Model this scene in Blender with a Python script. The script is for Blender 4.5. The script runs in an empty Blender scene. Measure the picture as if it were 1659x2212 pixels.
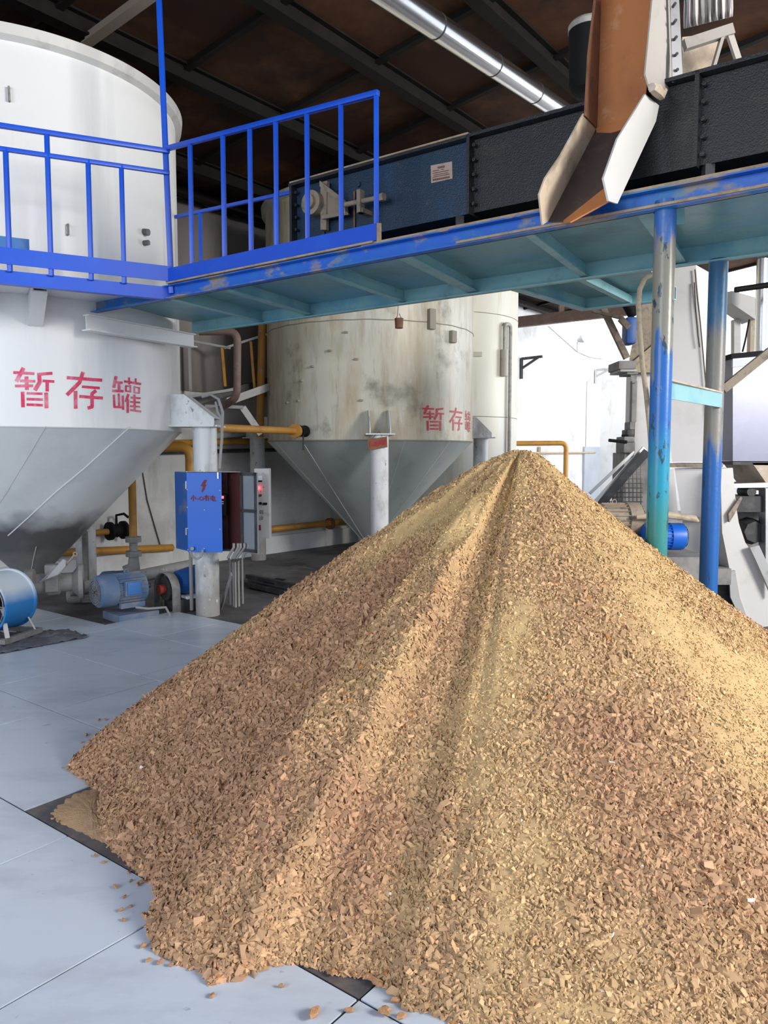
import bpy, bmesh, math, random
import numpy as np
from mathutils import Vector, Matrix
from mathutils.geometry import tessellate_polygon
R = random.Random(7)
PI = math.pi
scn = bpy.context.scene
COL = scn.collection
V = Vector

# ---------------------------------------------------------------- camera, world, lights, exposure
CAM_H, F_PX, PITCH = 1.6, 1650.0, math.atan(126 / 1650)
cd = bpy.data.cameras.new('camera')
cd.sensor_fit = 'VERTICAL'; cd.sensor_height = 36.0; cd.lens = 36.0 * F_PX / 2212
cd.clip_end = 200
cam = bpy.data.objects.new('camera', cd); COL.objects.link(cam)
cam.location = (0, 0, CAM_H); cam.rotation_euler = (PI / 2 - PITCH, 0, 0)
scn.camera = cam

w = bpy.data.worlds.new('sky'); scn.world = w; w.use_nodes = True
nt = w.node_tree; nt.nodes.clear()
tc = nt.nodes.new('ShaderNodeTexCoord'); sx = nt.nodes.new('ShaderNodeSeparateXYZ')
mr = nt.nodes.new('ShaderNodeMapRange'); mr.inputs[1].default_value = -0.1; mr.inputs[2].default_value = 0.6
rp = nt.nodes.new('ShaderNodeValToRGB')
rp.color_ramp.elements[0].color = (0.88, 0.92, 0.98, 1); rp.color_ramp.elements[1].color = (0.50, 0.66, 1.0, 1)
bg = nt.nodes.new('ShaderNodeBackground'); bg.inputs[1].default_value = 0.95
wo = nt.nodes.new('ShaderNodeOutputWorld')
nt.links.new(tc.outputs['Generated'], sx.inputs[0]); nt.links.new(sx.outputs[2], mr.inputs[0])
nt.links.new(mr.outputs[0], rp.inputs[0]); nt.links.new(rp.outputs[0], bg.inputs[0]); nt.links.new(bg.outputs[0], wo.inputs[0])

def area(name, loc, target, size, power, color):
    ld = bpy.data.lights.new(name, 'AREA'); ld.shape = 'RECTANGLE'; ld.size, ld.size_y = size
    ld.energy = power; ld.color = color
    o = bpy.data.objects.new(name, ld); COL.objects.link(o); o.location = loc
    o.rotation_euler = (V(target) - V(loc)).to_track_quat('-Z', 'Y').to_euler()
    return o
area('daylight_side_door', (8.5, -0.8, 4.4), (0.6, 3.4, 0.7), (3.0, 2.4), 850, (1.0, 0.965, 0.90))
area('daylight_front_door', (-5.5, -3.5, 3.2), (-2.5, 6.0, 1.4), (5.0, 3.6), 270, (0.86, 0.93, 1.0))
area('daylight_far_windows', (11.0, 13.0, 3.6), (5.0, 20.0, 2.6), (6.0, 3.0), 620, (0.95, 0.97, 1.0))

scn.view_settings.view_transform = 'Standard'; scn.view_settings.look = 'None'
scn.view_settings.gamma = 1.0; scn.view_settings.use_curve_mapping = False
scn.view_settings.exposure = 0.52

# ---------------------------------------------------------------- measuring helpers
cp, sp = math.cos(PITCH), math.sin(PITCH)
def ray(x, y):
    a = (x - 829.5) / F_PX; b = -(y - 1106) / F_PX
    return V((a, cp + b * sp, -sp + b * cp))
EYE = V((0, 0, CAM_H))
def on_z(x, y, z=0.0):
    d = ray(x, y); return EYE + d * ((z - CAM_H) / d.z)
def at(x, y, Y):
    d = ray(x, y); return EYE + d * (Y / d.y)
def on_k(x, y, n, k):
    d = ray(x, y); return EYE + d * (k / (n[0] * d.x + n[1] * d.y))

U = V((0.812, -0.5836, 0)); N = V((0.5836, 0.812, 0))      # along / across the walkway
BD = V((0.615, 0.788, 0)); NW = V((0.788, -0.615, 0))      # along the long wall / into the room
WALL_D = 9.08
Z = V((0, 0, 1))
def P(t, k, z=0.0): return U * t + N * k + Z * z
def roof_z(p): return 5.2 + 0.12 * (NW.dot(V((p[0], p[1], 0))) + WALL_D)
def on_roof(x, y, drop=0.0):
    d = ray(x, y); g = d.z - 0.12 * (NW.x * d.x + NW.y * d.y)
    return EYE + d * ((5.2 + 0.12 * WALL_D - drop - CAM_H) / g)

# ---------------------------------------------------------------- materials
def mat(name, base, rough=0.6, metal=0.0, layers=(), bump=None, emit=None, spec=0.5, attr=None, zones=(), top=()):
    m = bpy.data.materials.new(name); m.use_nodes = True
    nt = m.node_tree; b = nt.nodes['Principled BSDF']; L = nt.links
    b.inputs['Roughness'].default_value = rough; b.inputs['Metallic'].default_value = metal
    b.inputs['Specular IOR Level'].default_value = spec
    b.inputs['Base Color'].default_value = (*base, 1)
    tc = nt.nodes.new('ShaderNodeTexCoord')
    cur = None
    if attr:
        a = nt.nodes.new('ShaderNodeAttribute'); a.attribute_name = attr; cur = a.outputs['Color']
        L.new(cur, b.inputs['Base Color'])
    for (col, scale, lo, hi, amt) in layers:
        mp = nt.nodes.new('ShaderNodeMapping'); mp.inputs['Scale'].default_value = scale if isinstance(scale, tuple) else (scale,) * 3
        mp.inputs['Location'].default_value = (R.uniform(-9, 9), R.uniform(-9, 9), R.uniform(-9, 9))
        n = nt.nodes.new('ShaderNodeTexNoise'); n.inputs['Detail'].default_value = 6; n.inputs['Scale'].default_value = 1
        n.inputs['Roughness'].default_value = 0.65
        r = nt.nodes.new('ShaderNodeMapRange'); r.inputs[1].default_value = lo; r.inputs[2].default_value = hi
        r.inputs[4].default_value = amt
        mx = nt.nodes.new('ShaderNodeMix'); mx.data_type = 'RGBA'
        mx.inputs[6].default_value = (*base, 1); mx.inputs[7].default_value = (*col, 1)
        L.new(tc.outputs['Object'], mp.inputs[0]); L.new(mp.outputs[0], n.inputs['Vector'])
        L.new(n.outputs['Fac'], r.inputs[0]); L.new(r.outputs[0], mx.inputs[0])
        if cur is not None: L.new(cur, mx.inputs[6])
        cur = mx.outputs[2]; L.new(cur, b.inputs['Base Color'])
    for (col, z0, z1, scale, amp, amt) in zones:
        # dirt, repainting or another tone between two heights with a ragged edge: full at z1, none at z0
        mp = nt.nodes.new('ShaderNodeMapping'); mp.inputs['Scale'].default_value = scale if isinstance(scale, tuple) else (scale,) * 3
        n = nt.nodes.new('ShaderNodeTexNoise'); n.inputs['Detail'].default_value = 5; n.inputs['Scale'].default_value = 1
        sz = nt.nodes.new('ShaderNodeSeparateXYZ'); ma = nt.nodes.new('ShaderNodeMath'); ma.operation = 'MULTIPLY_ADD'
        ma.inputs[1].default_value = amp; r = nt.nodes.new('ShaderNodeMapRange')
        r.inputs[1].default_value = z0 + amp / 2; r.inputs[2].default_value = z1 + amp / 2; r.inputs[4].default_value = amt
        mx = nt.nodes.new('ShaderNodeMix'); mx.data_type = 'RGBA'; mx.inputs[6].default_value = (*base, 1); mx.inputs[7].default_value = (*col, 1)
        L.new(tc.outputs['Object'], mp.inputs[0]); L.new(mp.outputs[0], n.inputs['Vector']); L.new(tc.outputs['Object'], sz.inputs[0])
        L.new(n.outputs['Fac'], ma.inputs[0]); L.new(sz.outputs[2], ma.inputs[2]); L.new(ma.outputs[0], r.inputs[0]); L.new(r.outputs[0], mx.inputs[0])
        if cur is not None: L.new(cur, mx.inputs[6])
        cur = mx.outputs[2]; L.new(cur, b.inputs['Base Color'])
    for (col, scale, lo, hi, amt) in top:
        mp = nt.nodes.new('ShaderNodeMapping'); mp.inputs['Scale'].default_value = scale
        n = nt.nodes.new('ShaderNodeTexNoise'); n.inputs['Detail'].default_value = 6; n.inputs['Scale'].default_value = 1; n.inputs['Roughness'].default_value = 0.65
        r = nt.nodes.new('ShaderNodeMapRange'); r.inputs[1].default_value = lo; r.inputs[2].default_value = hi; r.inputs[4].default_value = amt
        mx = nt.nodes.new('ShaderNodeMix'); mx.data_type = 'RGBA'; mx.inputs[7].default_value = (*col, 1)
        L.new(tc.outputs['Object'], mp.inputs[0]); L.new(mp.outputs[0], n.inputs['Vector']); L.new(n.outputs['Fac'], r.inputs[0]); L.new(r.outputs[0], mx.inputs[0])
        L.new(cur, mx.inputs[6]); cur = mx.outputs[2]; L.new(cur, b.inputs['Base Color'])
    if bump:
        n = nt.nodes.new('ShaderNodeTexNoise'); n.inputs['Scale'].default_value = bump[0]; n.inputs['Detail'].default_value = 5
        bp = nt.nodes.new('ShaderNodeBump'); bp.inputs['Strength'].default_value = bump[1]; bp.inputs['Distance'].default_value = bump[2] if len(bump) > 2 else 0.01
        L.new(tc.outputs['Object'], n.inputs['Vector']); L.new(n.outputs['Fac'], bp.inputs['Height']); L.new(bp.outputs[0], b.inputs['Normal'])
    if emit:
        b.inputs['Emission Color'].default_value = (*emit[0], 1); b.inputs['Emission Strength'].default_value = emit[1]
    return m

M = {}
M['tank_white'] = mat('white_tank_paint', (0.78, 0.78, 0.77), 0.38, 0, [((0.52, 0.53, 0.55), (3.5, 3.5, 0.35), 0.52, 0.75, 0.5), ((0.60, 0.56, 0.50), (0.9, 0.9, 0.9), 0.56, 0.75, 0.35)], (3, 0.15, 0.01))
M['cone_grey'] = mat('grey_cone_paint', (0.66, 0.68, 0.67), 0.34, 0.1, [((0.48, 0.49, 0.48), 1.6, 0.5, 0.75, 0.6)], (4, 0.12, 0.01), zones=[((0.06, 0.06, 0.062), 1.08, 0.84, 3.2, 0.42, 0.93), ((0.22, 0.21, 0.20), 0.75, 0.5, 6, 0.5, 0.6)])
M['tank_cream'] = mat('stained_cream_paint', (0.58, 0.56, 0.46), 0.40, 0, [((0.60, 0.61, 0.59), (1.3, 1.3, 0.5), 0.50, 0.62, 0.6), ((0.36, 0.27, 0.14), (1.5, 1.5, 0.32), 0.42, 0.58, 0.75), ((0.30, 0.22, 0.12), (7, 7, 0.8), 0.52, 0.68, 0.55), ((0.17, 0.16, 0.12), (1.5, 1.5, 1.3), 0.57, 0.70, 0.85), ((0.13, 0.10, 0.07), (14, 14, 1.6), 0.62, 0.72, 0.6), ((0.62, 0.62, 0.60), (11, 11, 3), 0.64, 0.70, 0.6)], (7, 0.2, 0.01))
M['cone_cream'] = mat('greenish_grey_cone_paint', (0.42, 0.46, 0.44), 0.38, 0.1, [((0.40, 0.34, 0.20), (6, 6, 1.2), 0.58, 0.72, 0.7), ((0.30, 0.33, 0.33), (3, 3, 1), 0.5, 0.7, 0.6)], (4, 0.1, 0.01))
M['tank_pale'] = mat('pale_yellow_tank_paint', (0.66, 0.64, 0.54), 0.45, 0, [((0.45, 0.36, 0.2), (4, 4, 0.4), 0.55, 0.7, 0.6), ((0.7, 0.71, 0.72), (3, 3, 0.5), 0.5, 0.65, 0.7)])
M['soot'] = mat('sooty_metal', (0.10, 0.10, 0.105), 0.5, 0.2, [((0.28, 0.28, 0.28), 5, 0.48, 0.7, 0.8)])
M['rim'] = mat('dusty_rim', (0.42, 0.40, 0.37), 0.6, 0, [((0.18, 0.16, 0.14), 6, 0.5, 0.7, 0.8)])
M['rim_pale'] = mat('pale_dusty_rim', (0.64, 0.62, 0.59), 0.55, 0, [((0.40, 0.37, 0.34), 4, 0.52, 0.7, 0.7)])
M['weld'] = mat('weld_bead', (0.62, 0.62, 0.60), 0.5)
M['weld_dark'] = mat('dark_weld_bead', (0.30, 0.27, 0.22), 0.7)
M['red_paint'] = mat('red_stencil_paint', (0.66, 0.02, 0.09), 0.5, 0, [((0.80, 0.38, 0.48), 5, 0.50, 0.66, 0.75), ((0.75, 0.10, 0.2), 22, 0.5, 0.62, 0.6)])
M['red_paint_dark'] = mat('dark_red_stencil_paint', (0.50, 0.015, 0.04), 0.5, 0, [((0.62, 0.22, 0.22), 12, 0.56, 0.7, 0.6)])
M['blue'] = mat('bright_blue_paint', (0.004, 0.075, 0.56), 0.38, 0, [((0.01, 0.10, 0.62), 4, 0.5, 0.7, 0.6)], (60, 0.1, 0.003))
M['blue_worn'] = mat('worn_blue_paint', (0.01, 0.12, 0.55), 0.42, 0, [((0.30, 0.25, 0.18), (3, 3, 6), 0.52, 0.6, 0.9), ((0.02, 0.2, 0.42), 2.2, 0.5, 0.65, 0.7)], (40, 0.2, 0.004))
M['teal'] = mat('teal_underside_paint', (0.19, 0.40, 0.45), 0.33, 0, [((0.10, 0.22, 0.27), (2.2, 2.2, 2.2), 0.50, 0.68, 0.8), ((0.16, 0.40, 0.58), 1.1, 0.52, 0.62, 0.8), ((0.30, 0.52, 0.56), 3.5, 0.55, 0.7, 0.6)], (22, 0.5, 0.006))
M['teal_light'] = mat('light_teal_paint', (0.27, 0.52, 0.56), 0.42, 0, [((0.10, 0.33, 0.50), 1.5, 0.5, 0.65, 0.7), ((0.16, 0.27, 0.29), 6, 0.56, 0.7, 0.6)], (40, 0.15, 0.003))
M['post_blue'] = mat('deep_blue_post_paint', (0.006, 0.10, 0.36), 0.36, 0, [((0.02, 0.20, 0.42), (8, 8, 0.8), 0.50, 0.62, 0.8)], (50, 0.3, 0.004), zones=[((0.24, 0.22, 0.17), 1.50, 1.65, (13, 13, 2.0), 1.1, 0.92), ((0.015, 0.13, 0.28), 2.25, 2.45, (14, 14, 2), 1.2, 0.9)], top=[((0.012, 0.04, 0.08), (24, 24, 5), 0.62, 0.66, 0.85), ((0.25, 0.22, 0.16), (13, 13, 3), 0.62, 0.68, 0.7)])
M['post_teal'] = mat('peeling_teal_post_paint', (0.03, 0.21, 0.20), 0.30, 0, [], (50, 0.25, 0.003), zones=[((0.006, 0.24, 0.36), 1.25, 1.45, (4, 4, 2), 0.2, 1.0), ((0.005, 0.11, 0.40), 1.55, 1.75, (6, 6, 3), 0.25, 1.0), ((0.24, 0.22, 0.16), 2.05, 2.13, (14, 14, 2.0), 1.5, 0.95), ((0.01, 0.12, 0.45), 2.60, 2.70, (18, 18, 5), 0.9, 0.85)], top=[((0.012, 0.04, 0.06), (26, 26, 9), 0.60, 0.63, 0.92), ((0.30, 0.26, 0.18), (17, 17, 6), 0.66, 0.69, 0.9)])

M['conv'] = mat('dark_blue_casing_paint', (0.010, 0.034, 0.065), 0.36, 0, [((0.008, 0.05, 0.15), 1.6, 0.5, 0.66, 0.8), ((0.07, 0.06, 0.05), 7, 0.60, 0.72, 0.6)], (120, 0.8, 0.004))
M['conv_black'] = mat('blackened_casing_paint', (0.013, 0.0145, 0.018), 0.42, 0, [((0.05, 0.042, 0.036), 6, 0.56, 0.72, 0.6)], (120, 0.8, 0.004))
M['dust'] = mat('tan_dust', (0.42, 0.31, 0.21), 0.9, 0, [((0.25, 0.18, 0.12), 12, 0.45, 0.65, 0.8)], (60, 0.8, 0.006))
M['dusty_steel'] = mat('dusty_brown_steel', (0.30, 0.24, 0.18), 0.7, 0.1, [((0.12, 0.11, 0.10), 14, 0.5, 0.65, 0.8)], (50, 0.5, 0.004))
M['black'] = mat('black_rubber', (0.008, 0.008, 0.009), 0.7, spec=0.2)
M['dark'] = mat('dark_grimy_metal', (0.045, 0.045, 0.048), 0.55, 0.2, [((0.14, 0.13, 0.125), 7, 0.5, 0.7, 0.6)])
M['rust'] = mat('orange_rust', (0.52, 0.20, 0.07), 0.7, 0, [((0.62, 0.40, 0.24), 7, 0.56, 0.70, 0.8), ((0.35, 0.12, 0.05), 3, 0.5, 0.68, 0.6), ((0.75, 0.6, 0.45), 30, 0.68, 0.72, 0.7)])
M['rust_dark'] = mat('dark_rust', (0.22, 0.09, 0.045), 0.75, 0, [((0.09, 0.05, 0.04), 8, 0.45, 0.65, 0.8)])
M['chute_white'] = mat('chalky_white_paint', (0.60, 0.58, 0.56), 0.5, 0, [((0.5, 0.45, 0.38), 3, 0.55, 0.72, 0.7)], (12, 0.1, 0.01))
M['cheek'] = mat('dull_cream_chute_paint', (0.40, 0.37, 0.34), 0.55, 0, [((0.28, 0.24, 0.2), 4, 0.52, 0.7, 0.7)])
M['chute_cream'] = mat('dusty_cream_paint', (0.52, 0.42, 0.31), 0.6, 0, [((0.25, 0.2, 0.16), 3.5, 0.5, 0.66, 0.8), ((0.7, 0.68, 0.66), 4, 0.54, 0.68, 0.7)])
M['chute_inside'] = mat('dark_brown_dusty_plate', (0.07, 0.05, 0.042), 0.7, 0, [((0.17, 0.12, 0.09), 5, 0.5, 0.7, 0.7)])
M['galv'] = mat('galvanised_steel', (0.55, 0.56, 0.58), 0.35, 0.8, [((0.40, 0.40, 0.42), 8, 0.5, 0.7, 0.7)])
M['silver'] = mat('polished_pipe_cladding', (0.82, 0.83, 0.85), 0.22, 1.0, [((0.55, 0.55, 0.57), (2, 2, 2), 0.55, 0.7, 0.6)])
M['pillar'] = mat('white_pillar_paint', (0.66, 0.67, 0.68), 0.45, 0, [((0.36, 0.34, 0.31), (5, 5, 2.2), 0.50, 0.66, 0.75)], (20, 0.25, 0.005), zones=[((0.25, 0.225, 0.20), 0.55, 0.2, (7, 7, 3), 0.9, 0.8)], top=[((0.16, 0.15, 0.14), (20, 20, 14), 0.63, 0.67, 0.85), ((0.72, 0.72, 0.72), (13, 13, 9), 0.64, 0.68, 0.8)])
M['yellow'] = mat('yellow_pipe_paint', (0.50, 0.24, 0.035), 0.5, 0, [((0.28, 0.14, 0.05), 6, 0.5, 0.68, 0.8), ((0.35, 0.3, 0.25), 9, 0.62, 0.7, 0.6)])
M['brown_pipe'] = mat('rusty_brown_pipe', (0.14, 0.09, 0.075), 0.6, 0, [((0.25, 0.18, 0.14), 6, 0.5, 0.7, 0.7)])
M['grime'] = mat('dusty_grey_equipment', (0.27, 0.26, 0.25), 0.75, 0, [((0.13, 0.125, 0.125), 6, 0.45, 0.68, 0.8)], (25, 0.3, 0.005))
M['motor_blue'] = mat('dusty_blue_motor_paint', (0.10, 0.16, 0.27), 0.6, 0, [((0.24, 0.24, 0.25), 4, 0.46, 0.64, 0.85)])
M['motor_bright'] = mat('clean_blue_motor_paint', (0.04, 0.17, 0.45), 0.5, 0, [((0.2, 0.24, 0.3), 8, 0.55, 0.7, 0.6)])
M['fan_blue'] = mat('sky_blue_fan_paint', (0.02, 0.20, 0.52), 0.38, 0, [], zones=[((0.60, 0.66, 0.72), 0.34, 0.46, 2.5, 0.12, 0.95)])  # drum colour turns whitish towards its top
M['cab_blue'] = mat('cabinet_blue_paint', (0.005, 0.12, 0.58), 0.42, 0, [((0.02, 0.11, 0.40), 3, 0.54, 0.7, 0.7)])
M['cab_blue_dull'] = mat('scuffed_cabinet_blue', (0.012, 0.085, 0.32), 0.5, 0, [((0.16, 0.16, 0.17), 4, 0.54, 0.66, 0.8)])
M['cab_in'] = mat('dark_red_brown_interior', (0.085, 0.028, 0.026), 0.4, 0, [((0.20, 0.12, 0.11), 5, 0.55, 0.7, 0.6)])
M['panel_grey'] = mat('grey_panel_paint', (0.40, 0.40, 0.40), 0.5, 0, [((0.24, 0.23, 0.22), 9, 0.54, 0.68, 0.7)])
M['door_grey'] = mat('frosted_grey_door', (0.24, 0.26, 0.29), 0.45, 0.1, [((0.33, 0.34, 0.36), 3, 0.5, 0.7, 0.6)])
M['red_light'] = mat('lit_red_lamp', (0.8, 0.02, 0.03), 0.3, emit=((1.0, 0.03, 0.05), 7.0))
M['cable'] = mat('dusty_cable', (0.30, 0.29, 0.28), 0.8)
M['hose'] = mat('dusty_beige_hose', (0.42, 0.34, 0.24), 0.8, 0, [((0.25, 0.2, 0.15), 20, 0.5, 0.65, 0.7)], (60, 0.5, 0.004))
M['white_duct'] = mat('white_duct_paint', (0.64, 0.62, 0.61), 0.45, 0, [((0.48, 0.44, 0.42), 1.6, 0.5, 0.7, 0.6)], (5, 0.1, 0.01))
M['crack'] = mat('dark_scratch', (0.05, 0.04, 0.035), 0.8)
M['violet'] = mat('violet_grey_sheet', (0.22, 0.23, 0.31), 0.35, 0.3, [((0.28, 0.3, 0.38), 2, 0.5, 0.7, 0.6)])
M['steel_beam'] = mat('dark_roof_steel', (0.008, 0.006, 0.0055), 0.7, 0, [((0.02, 0.013, 0.01), 3, 0.5, 0.7, 0.7)], spec=0.2)
M['strut'] = mat('pale_brown_strut', (0.20, 0.16, 0.13), 0.6)
M['sign'] = mat('rusty_sign_board', (0.20, 0.075, 0.03), 0.6, 0, [((0.28, 0.13, 0.07), 8, 0.5, 0.7, 0.7)])
M['plate'] = mat('aluminium_nameplate', (0.48, 0.36, 0.31), 0.45, 0.3, [((0.35, 0.25, 0.2), 30, 0.5, 0.65, 0.7)])
M['door_far'] = mat('grey_blue_door_paint', (0.42, 0.45, 0.50), 0.5, 0, [((0.33, 0.36, 0.42), 1.2, 0.5, 0.66, 0.7)])
M['paper'] = mat('pale_label', (0.7, 0.72, 0.78), 0.6)
M['sack'] = mat('grey_plastic_sheet', (0.12, 0.12, 0.135), 0.4, 0, [((0.30, 0.30, 0.33), 8, 0.52, 0.68, 0.8)], (18, 0.7, 0.02))
M['wall'] = mat('whitewashed_wall', (0.68, 0.68, 0.68), 0.8, 0, [((0.36, 0.335, 0.31), (0.6, 0.6, 0.8), 0.50, 0.64, 0.55), ((0.28, 0.27, 0.26), (2.6, 2.6, 0.6), 0.56, 0.72, 0.5)], (8, 0.15, 0.01))
M['wall_metal'] = mat('taupe_corrugated_cladding', (0.30, 0.27, 0.26), 0.6, 0, [((0.20, 0.17, 0.16), (3, 3, 0.5), 0.52, 0.7, 0.7)])
M['roof'] = mat('brown_roof_panel', (0.035, 0.016, 0.010), 0.75, 0, [((0.115, 0.048, 0.022), 0.7, 0.46, 0.64, 0.9), ((0.010, 0.007, 0.006), 0.45, 0.50, 0.62, 0.9)], spec=0.2)
M['skylight'] = mat('translucent_skylight', (0.9, 0.92, 0.95), 0.5, emit=((0.95, 0.97, 1.0), 1.7))
M['ground'] = mat('dusty_dark_concrete', (0.13, 0.125, 0.13), 0.6, 0, [((0.05, 0.042, 0.036), 1.3, 0.46, 0.64, 0.85), ((0.25, 0.25, 0.27), 1.2, 0.55, 0.7, 0.7)], (12, 0.3, 0.01))
M['slab'] = mat('pale_blue_grey_floor_plate', (0.56, 0.62, 0.70), 0.30, 0, [((0.43, 0.47, 0.53), (1.1, 2.4, 1), 0.48, 0.66, 0.85), ((0.66, 0.70, 0.76), (1.7, 3.2, 1), 0.58, 0.72, 0.6), ((0.26, 0.28, 0.31), (16, 16, 16), 0.67, 0.70, 0.6)], (2.5, 0.06, 0.01))
M['dark_plate'] = mat('dark_steel_floor_plate', (0.075, 0.075, 0.085), 0.6, 0, [((0.20, 0.16, 0.14), 5, 0.5, 0.68, 0.8)], (40, 0.4, 0.004))
M['chips'] = mat('tan_husk_flakes', (0.5, 0.33, 0.17), 0.85, attr='tint', spec=0.25)

# ---------------------------------------------------------------- geometry helpers
class MB:
    def __init__(s): s.bm = bmesh.new()
    def faces(s, vs, fs, smooth=False):
        bv = [s.bm.verts.new(v) for v in vs]
        for f in fs:
            try:
                q = s.bm.faces.new([bv[i] for i in f]); q.smooth = smooth
            except ValueError: pass
        return bv
    def box(s, c, size, ax=None, bev=0.0):
        """box with centre c, full size, optional axes (x,y,z unit vectors)"""
        X, Y, Zz = ax if ax else (V((1, 0, 0)), V((0, 1, 0)), V((0, 0, 1)))
        h = [v / 2 for v in size]; c = V(c)
        vs = [c + X * (i * h[0]) + Y * (j * h[1]) + Zz * (k * h[2]) for i in (-1, 1) for j in (-1, 1) for k in (-1, 1)]
        bv = s.faces(vs, [(0, 1, 3, 2), (4, 6, 7, 5), (0, 4, 5, 1), (2, 3, 7, 6), (0, 2, 6, 4), (1, 5, 7, 3)])
        if bev:
            es = list({e for v in bv for e in v.link_edges})
            bmesh.ops.bevel(s.bm, geom=es, offset=bev, segments=2, affect='EDGES', profile=0.6)
        return s
    def bar(s, a, b, wdt, hgt, up=None, bev=0.0):
        a, b = V(a), V(b); d = (b - a); L = d.length; d.normalize()
        up = up or (Z if abs(d.z) < 0.95 else V((0, 1, 0)))
        sd = d.cross(up).normalized(); up2 = sd.cross(d).normalized()
        return s.box((a + b) / 2, (L, wdt, hgt), (d, sd, up2), bev)
    def tube(s, pts, r, seg=12, cap=True):
        pts = [V(p) for p in pts]; rr = r if isinstance(r, (list, tuple)) else [r] * len(pts)
        rings = []; prev = None
        for i, p in enumerate(pts):
            t = ((pts[min(i + 1, len(pts) - 1)] - p).normalized() + (p - pts[max(i - 1, 0)]).normalized()).normalized()
            if prev is None:
                a = Z if abs(t.z) < 0.9 else V((1, 0, 0))
                n = t.cross(a).normalized()
            else:
                n = (prev - t * prev.dot(t)).normalized()
            prev = n; b = t.cross(n)
            rings.append([s.bm.verts.new(p + (n * math.cos(2 * PI * j / seg) + b * math.sin(2 * PI * j / seg)) * rr[i]) for j in range(seg)])
        for i in range(len(rings) - 1):
            for j in range(seg):
                q = s.bm.faces.new((rings[i][j], rings[i][(j + 1) % seg], rings[i + 1][(j + 1) % seg], rings[i + 1][j])); q.smooth = True
        if cap:
            s.bm.faces.new(rings[0][::-1]); s.bm.faces.new(rings[-1])
        return s
    def cyl(s, a, b, r, seg=24, r2=None): return s.tube([a, b], [r, r if r2 is None else r2], seg)
    def lathe(s, prof, c, seg=96, axis=None, a0=0, a1=2 * PI):
        """profile of (radius, height) turned about an axis through c"""
        ax = V(axis).normalized() if axis else Z
        e1 = ax.cross(V((0, 1, 0)) if abs(ax.y) < 0.9 else V((1, 0, 0))).normalized(); e2 = ax.cross(e1)
        full = abs(a1 - a0 - 2 * PI) < 1e-6; nn = seg if full else seg + 1
        c = V(c); rings = []
        for (r, h) in prof:
            rings.append([s.bm.verts.new(c + ax * h + (e1 * math.cos(a0 + (a1 - a0) * j / seg) + e2 * math.sin(a0 + (a1 - a0) * j / seg)) * r) for j in range(nn)])
        for i in range(len(rings) - 1):
            for j in range(seg):
                k = (j + 1) % nn
                q = s.bm.faces.new((rings[i][j], rings[i][k], rings[i + 1][k], rings[i + 1][j])); q.smooth = True
        return s
    def prism(s, poly, ext):
        """flat polygon (3D points) swept by ext; concave outlines allowed"""
        poly = [V(p) for p in poly]; ext = V(ext); n = len(poly)
        tri = tessellate_polygon([poly])
        vs = poly + [p + ext for p in poly]
        fs = [tuple(t) for t in tri] + [tuple(i + n for i in t[::-1]) for t in tri] + [(i, (i + 1) % n, (i + 1) % n + n, i + n) for i in range(n)]
        s.faces(vs, fs); return s
    def sheet(s, poly, th=0.006):
        poly = [V(p) for p in poly]; nrm = V((0, 0, 0)); n = len(poly)
        for i in range(n): nrm += (poly[i] - poly[0]).cross(poly[(i + 1) % n] - poly[0])
        return s.prism(poly, nrm.normalized() * th)
    def hull(s, pts):
        r = bmesh.ops.convex_hull(s.bm, input=[s.bm.verts.new(p) for p in pts])
        bmesh.ops.delete(s.bm, geom=[g for g in r['geom_interior'] if isinstance(g, bmesh.types.BMVert)], context='VERTS')
        return s
    def build(s, name, m, parent=None, world=True, sharp=35):
        me = bpy.data.meshes.new(name)
        bmesh.ops.recalc_face_normals(s.bm, faces=s.bm.faces)
        if parent is not None and world:
            s.bm.transform(root_matrix(parent).inverted())
        s.bm.to_mesh(me); s.bm.free()
        me.materials.append(M[m] if isinstance(m, str) else m)
        me.set_sharp_from_angle(angle=math.radians(sharp))
        o = bpy.data.objects.new(name, me); COL.objects.link(o)
        if parent is not None: o.parent = parent
        return o

def root_matrix(o):
    m = Matrix.Identity(4)
    while o is not None:
        m = (Matrix.Translation(o.location) @ o.rotation_euler.to_matrix().to_4x4()) @ m; o = o.parent
    return m
def thing(name, label, cat, loc=(0, 0, 0), rz=0.0, group=None):
    o = bpy.data.objects.new(name, None); COL.objects.link(o); o.empty_display_size = 0.1
    o.location = loc; o.rotation_euler = (0, 0, rz); o['label'] = label; o['category'] = cat
    if group: o['group'] = group
    return o
def tag(o, label, cat, group=None, kind=None):
    o['label'] = label; o['category'] = cat
    if group: o['group'] = group
    if kind: o['kind'] = kind
    return o
def struct(mb, name, m, sharp=35):
    o = mb.build(name, m, sharp=sharp); o['kind'] = 'structure'; return o
def base_tag(mb, name, m, label, cat, group=None, sharp=35):
    """a thing that is one mesh: origin moved to its base"""
    bb = [v.co for v in mb.bm.verts]; lo = V((sum(v.x for v in bb) / len(bb), sum(v.y for v in bb) / len(bb), min(v.z for v in bb)))
    mb.bm.transform(Matrix.Translation(-lo)); o = mb.build(name, m, sharp=sharp); o.location = lo
    return tag(o, label, cat, group)
def arc(p, a, b, r, n=6):
    """rounded corner at p between directions a and b"""
    a, b = V(a).normalized(), V(b).normalized(); p = V(p); out = []
    for i in range(n + 1):
        t = i / n; out.append((p + a * r) * (1 - t) ** 2 + p * (2 * t * (1 - t)) + (p + b * r) * t ** 2)
    return out
def bent(pts, r):
    pts = [V(p) for p in pts]; out = [pts[0]]
    for i in range(1, len(pts) - 1): out += arc(pts[i], pts[i - 1] - pts[i], pts[i + 1] - pts[i], r)
    return out + [pts[-1]]
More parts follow.
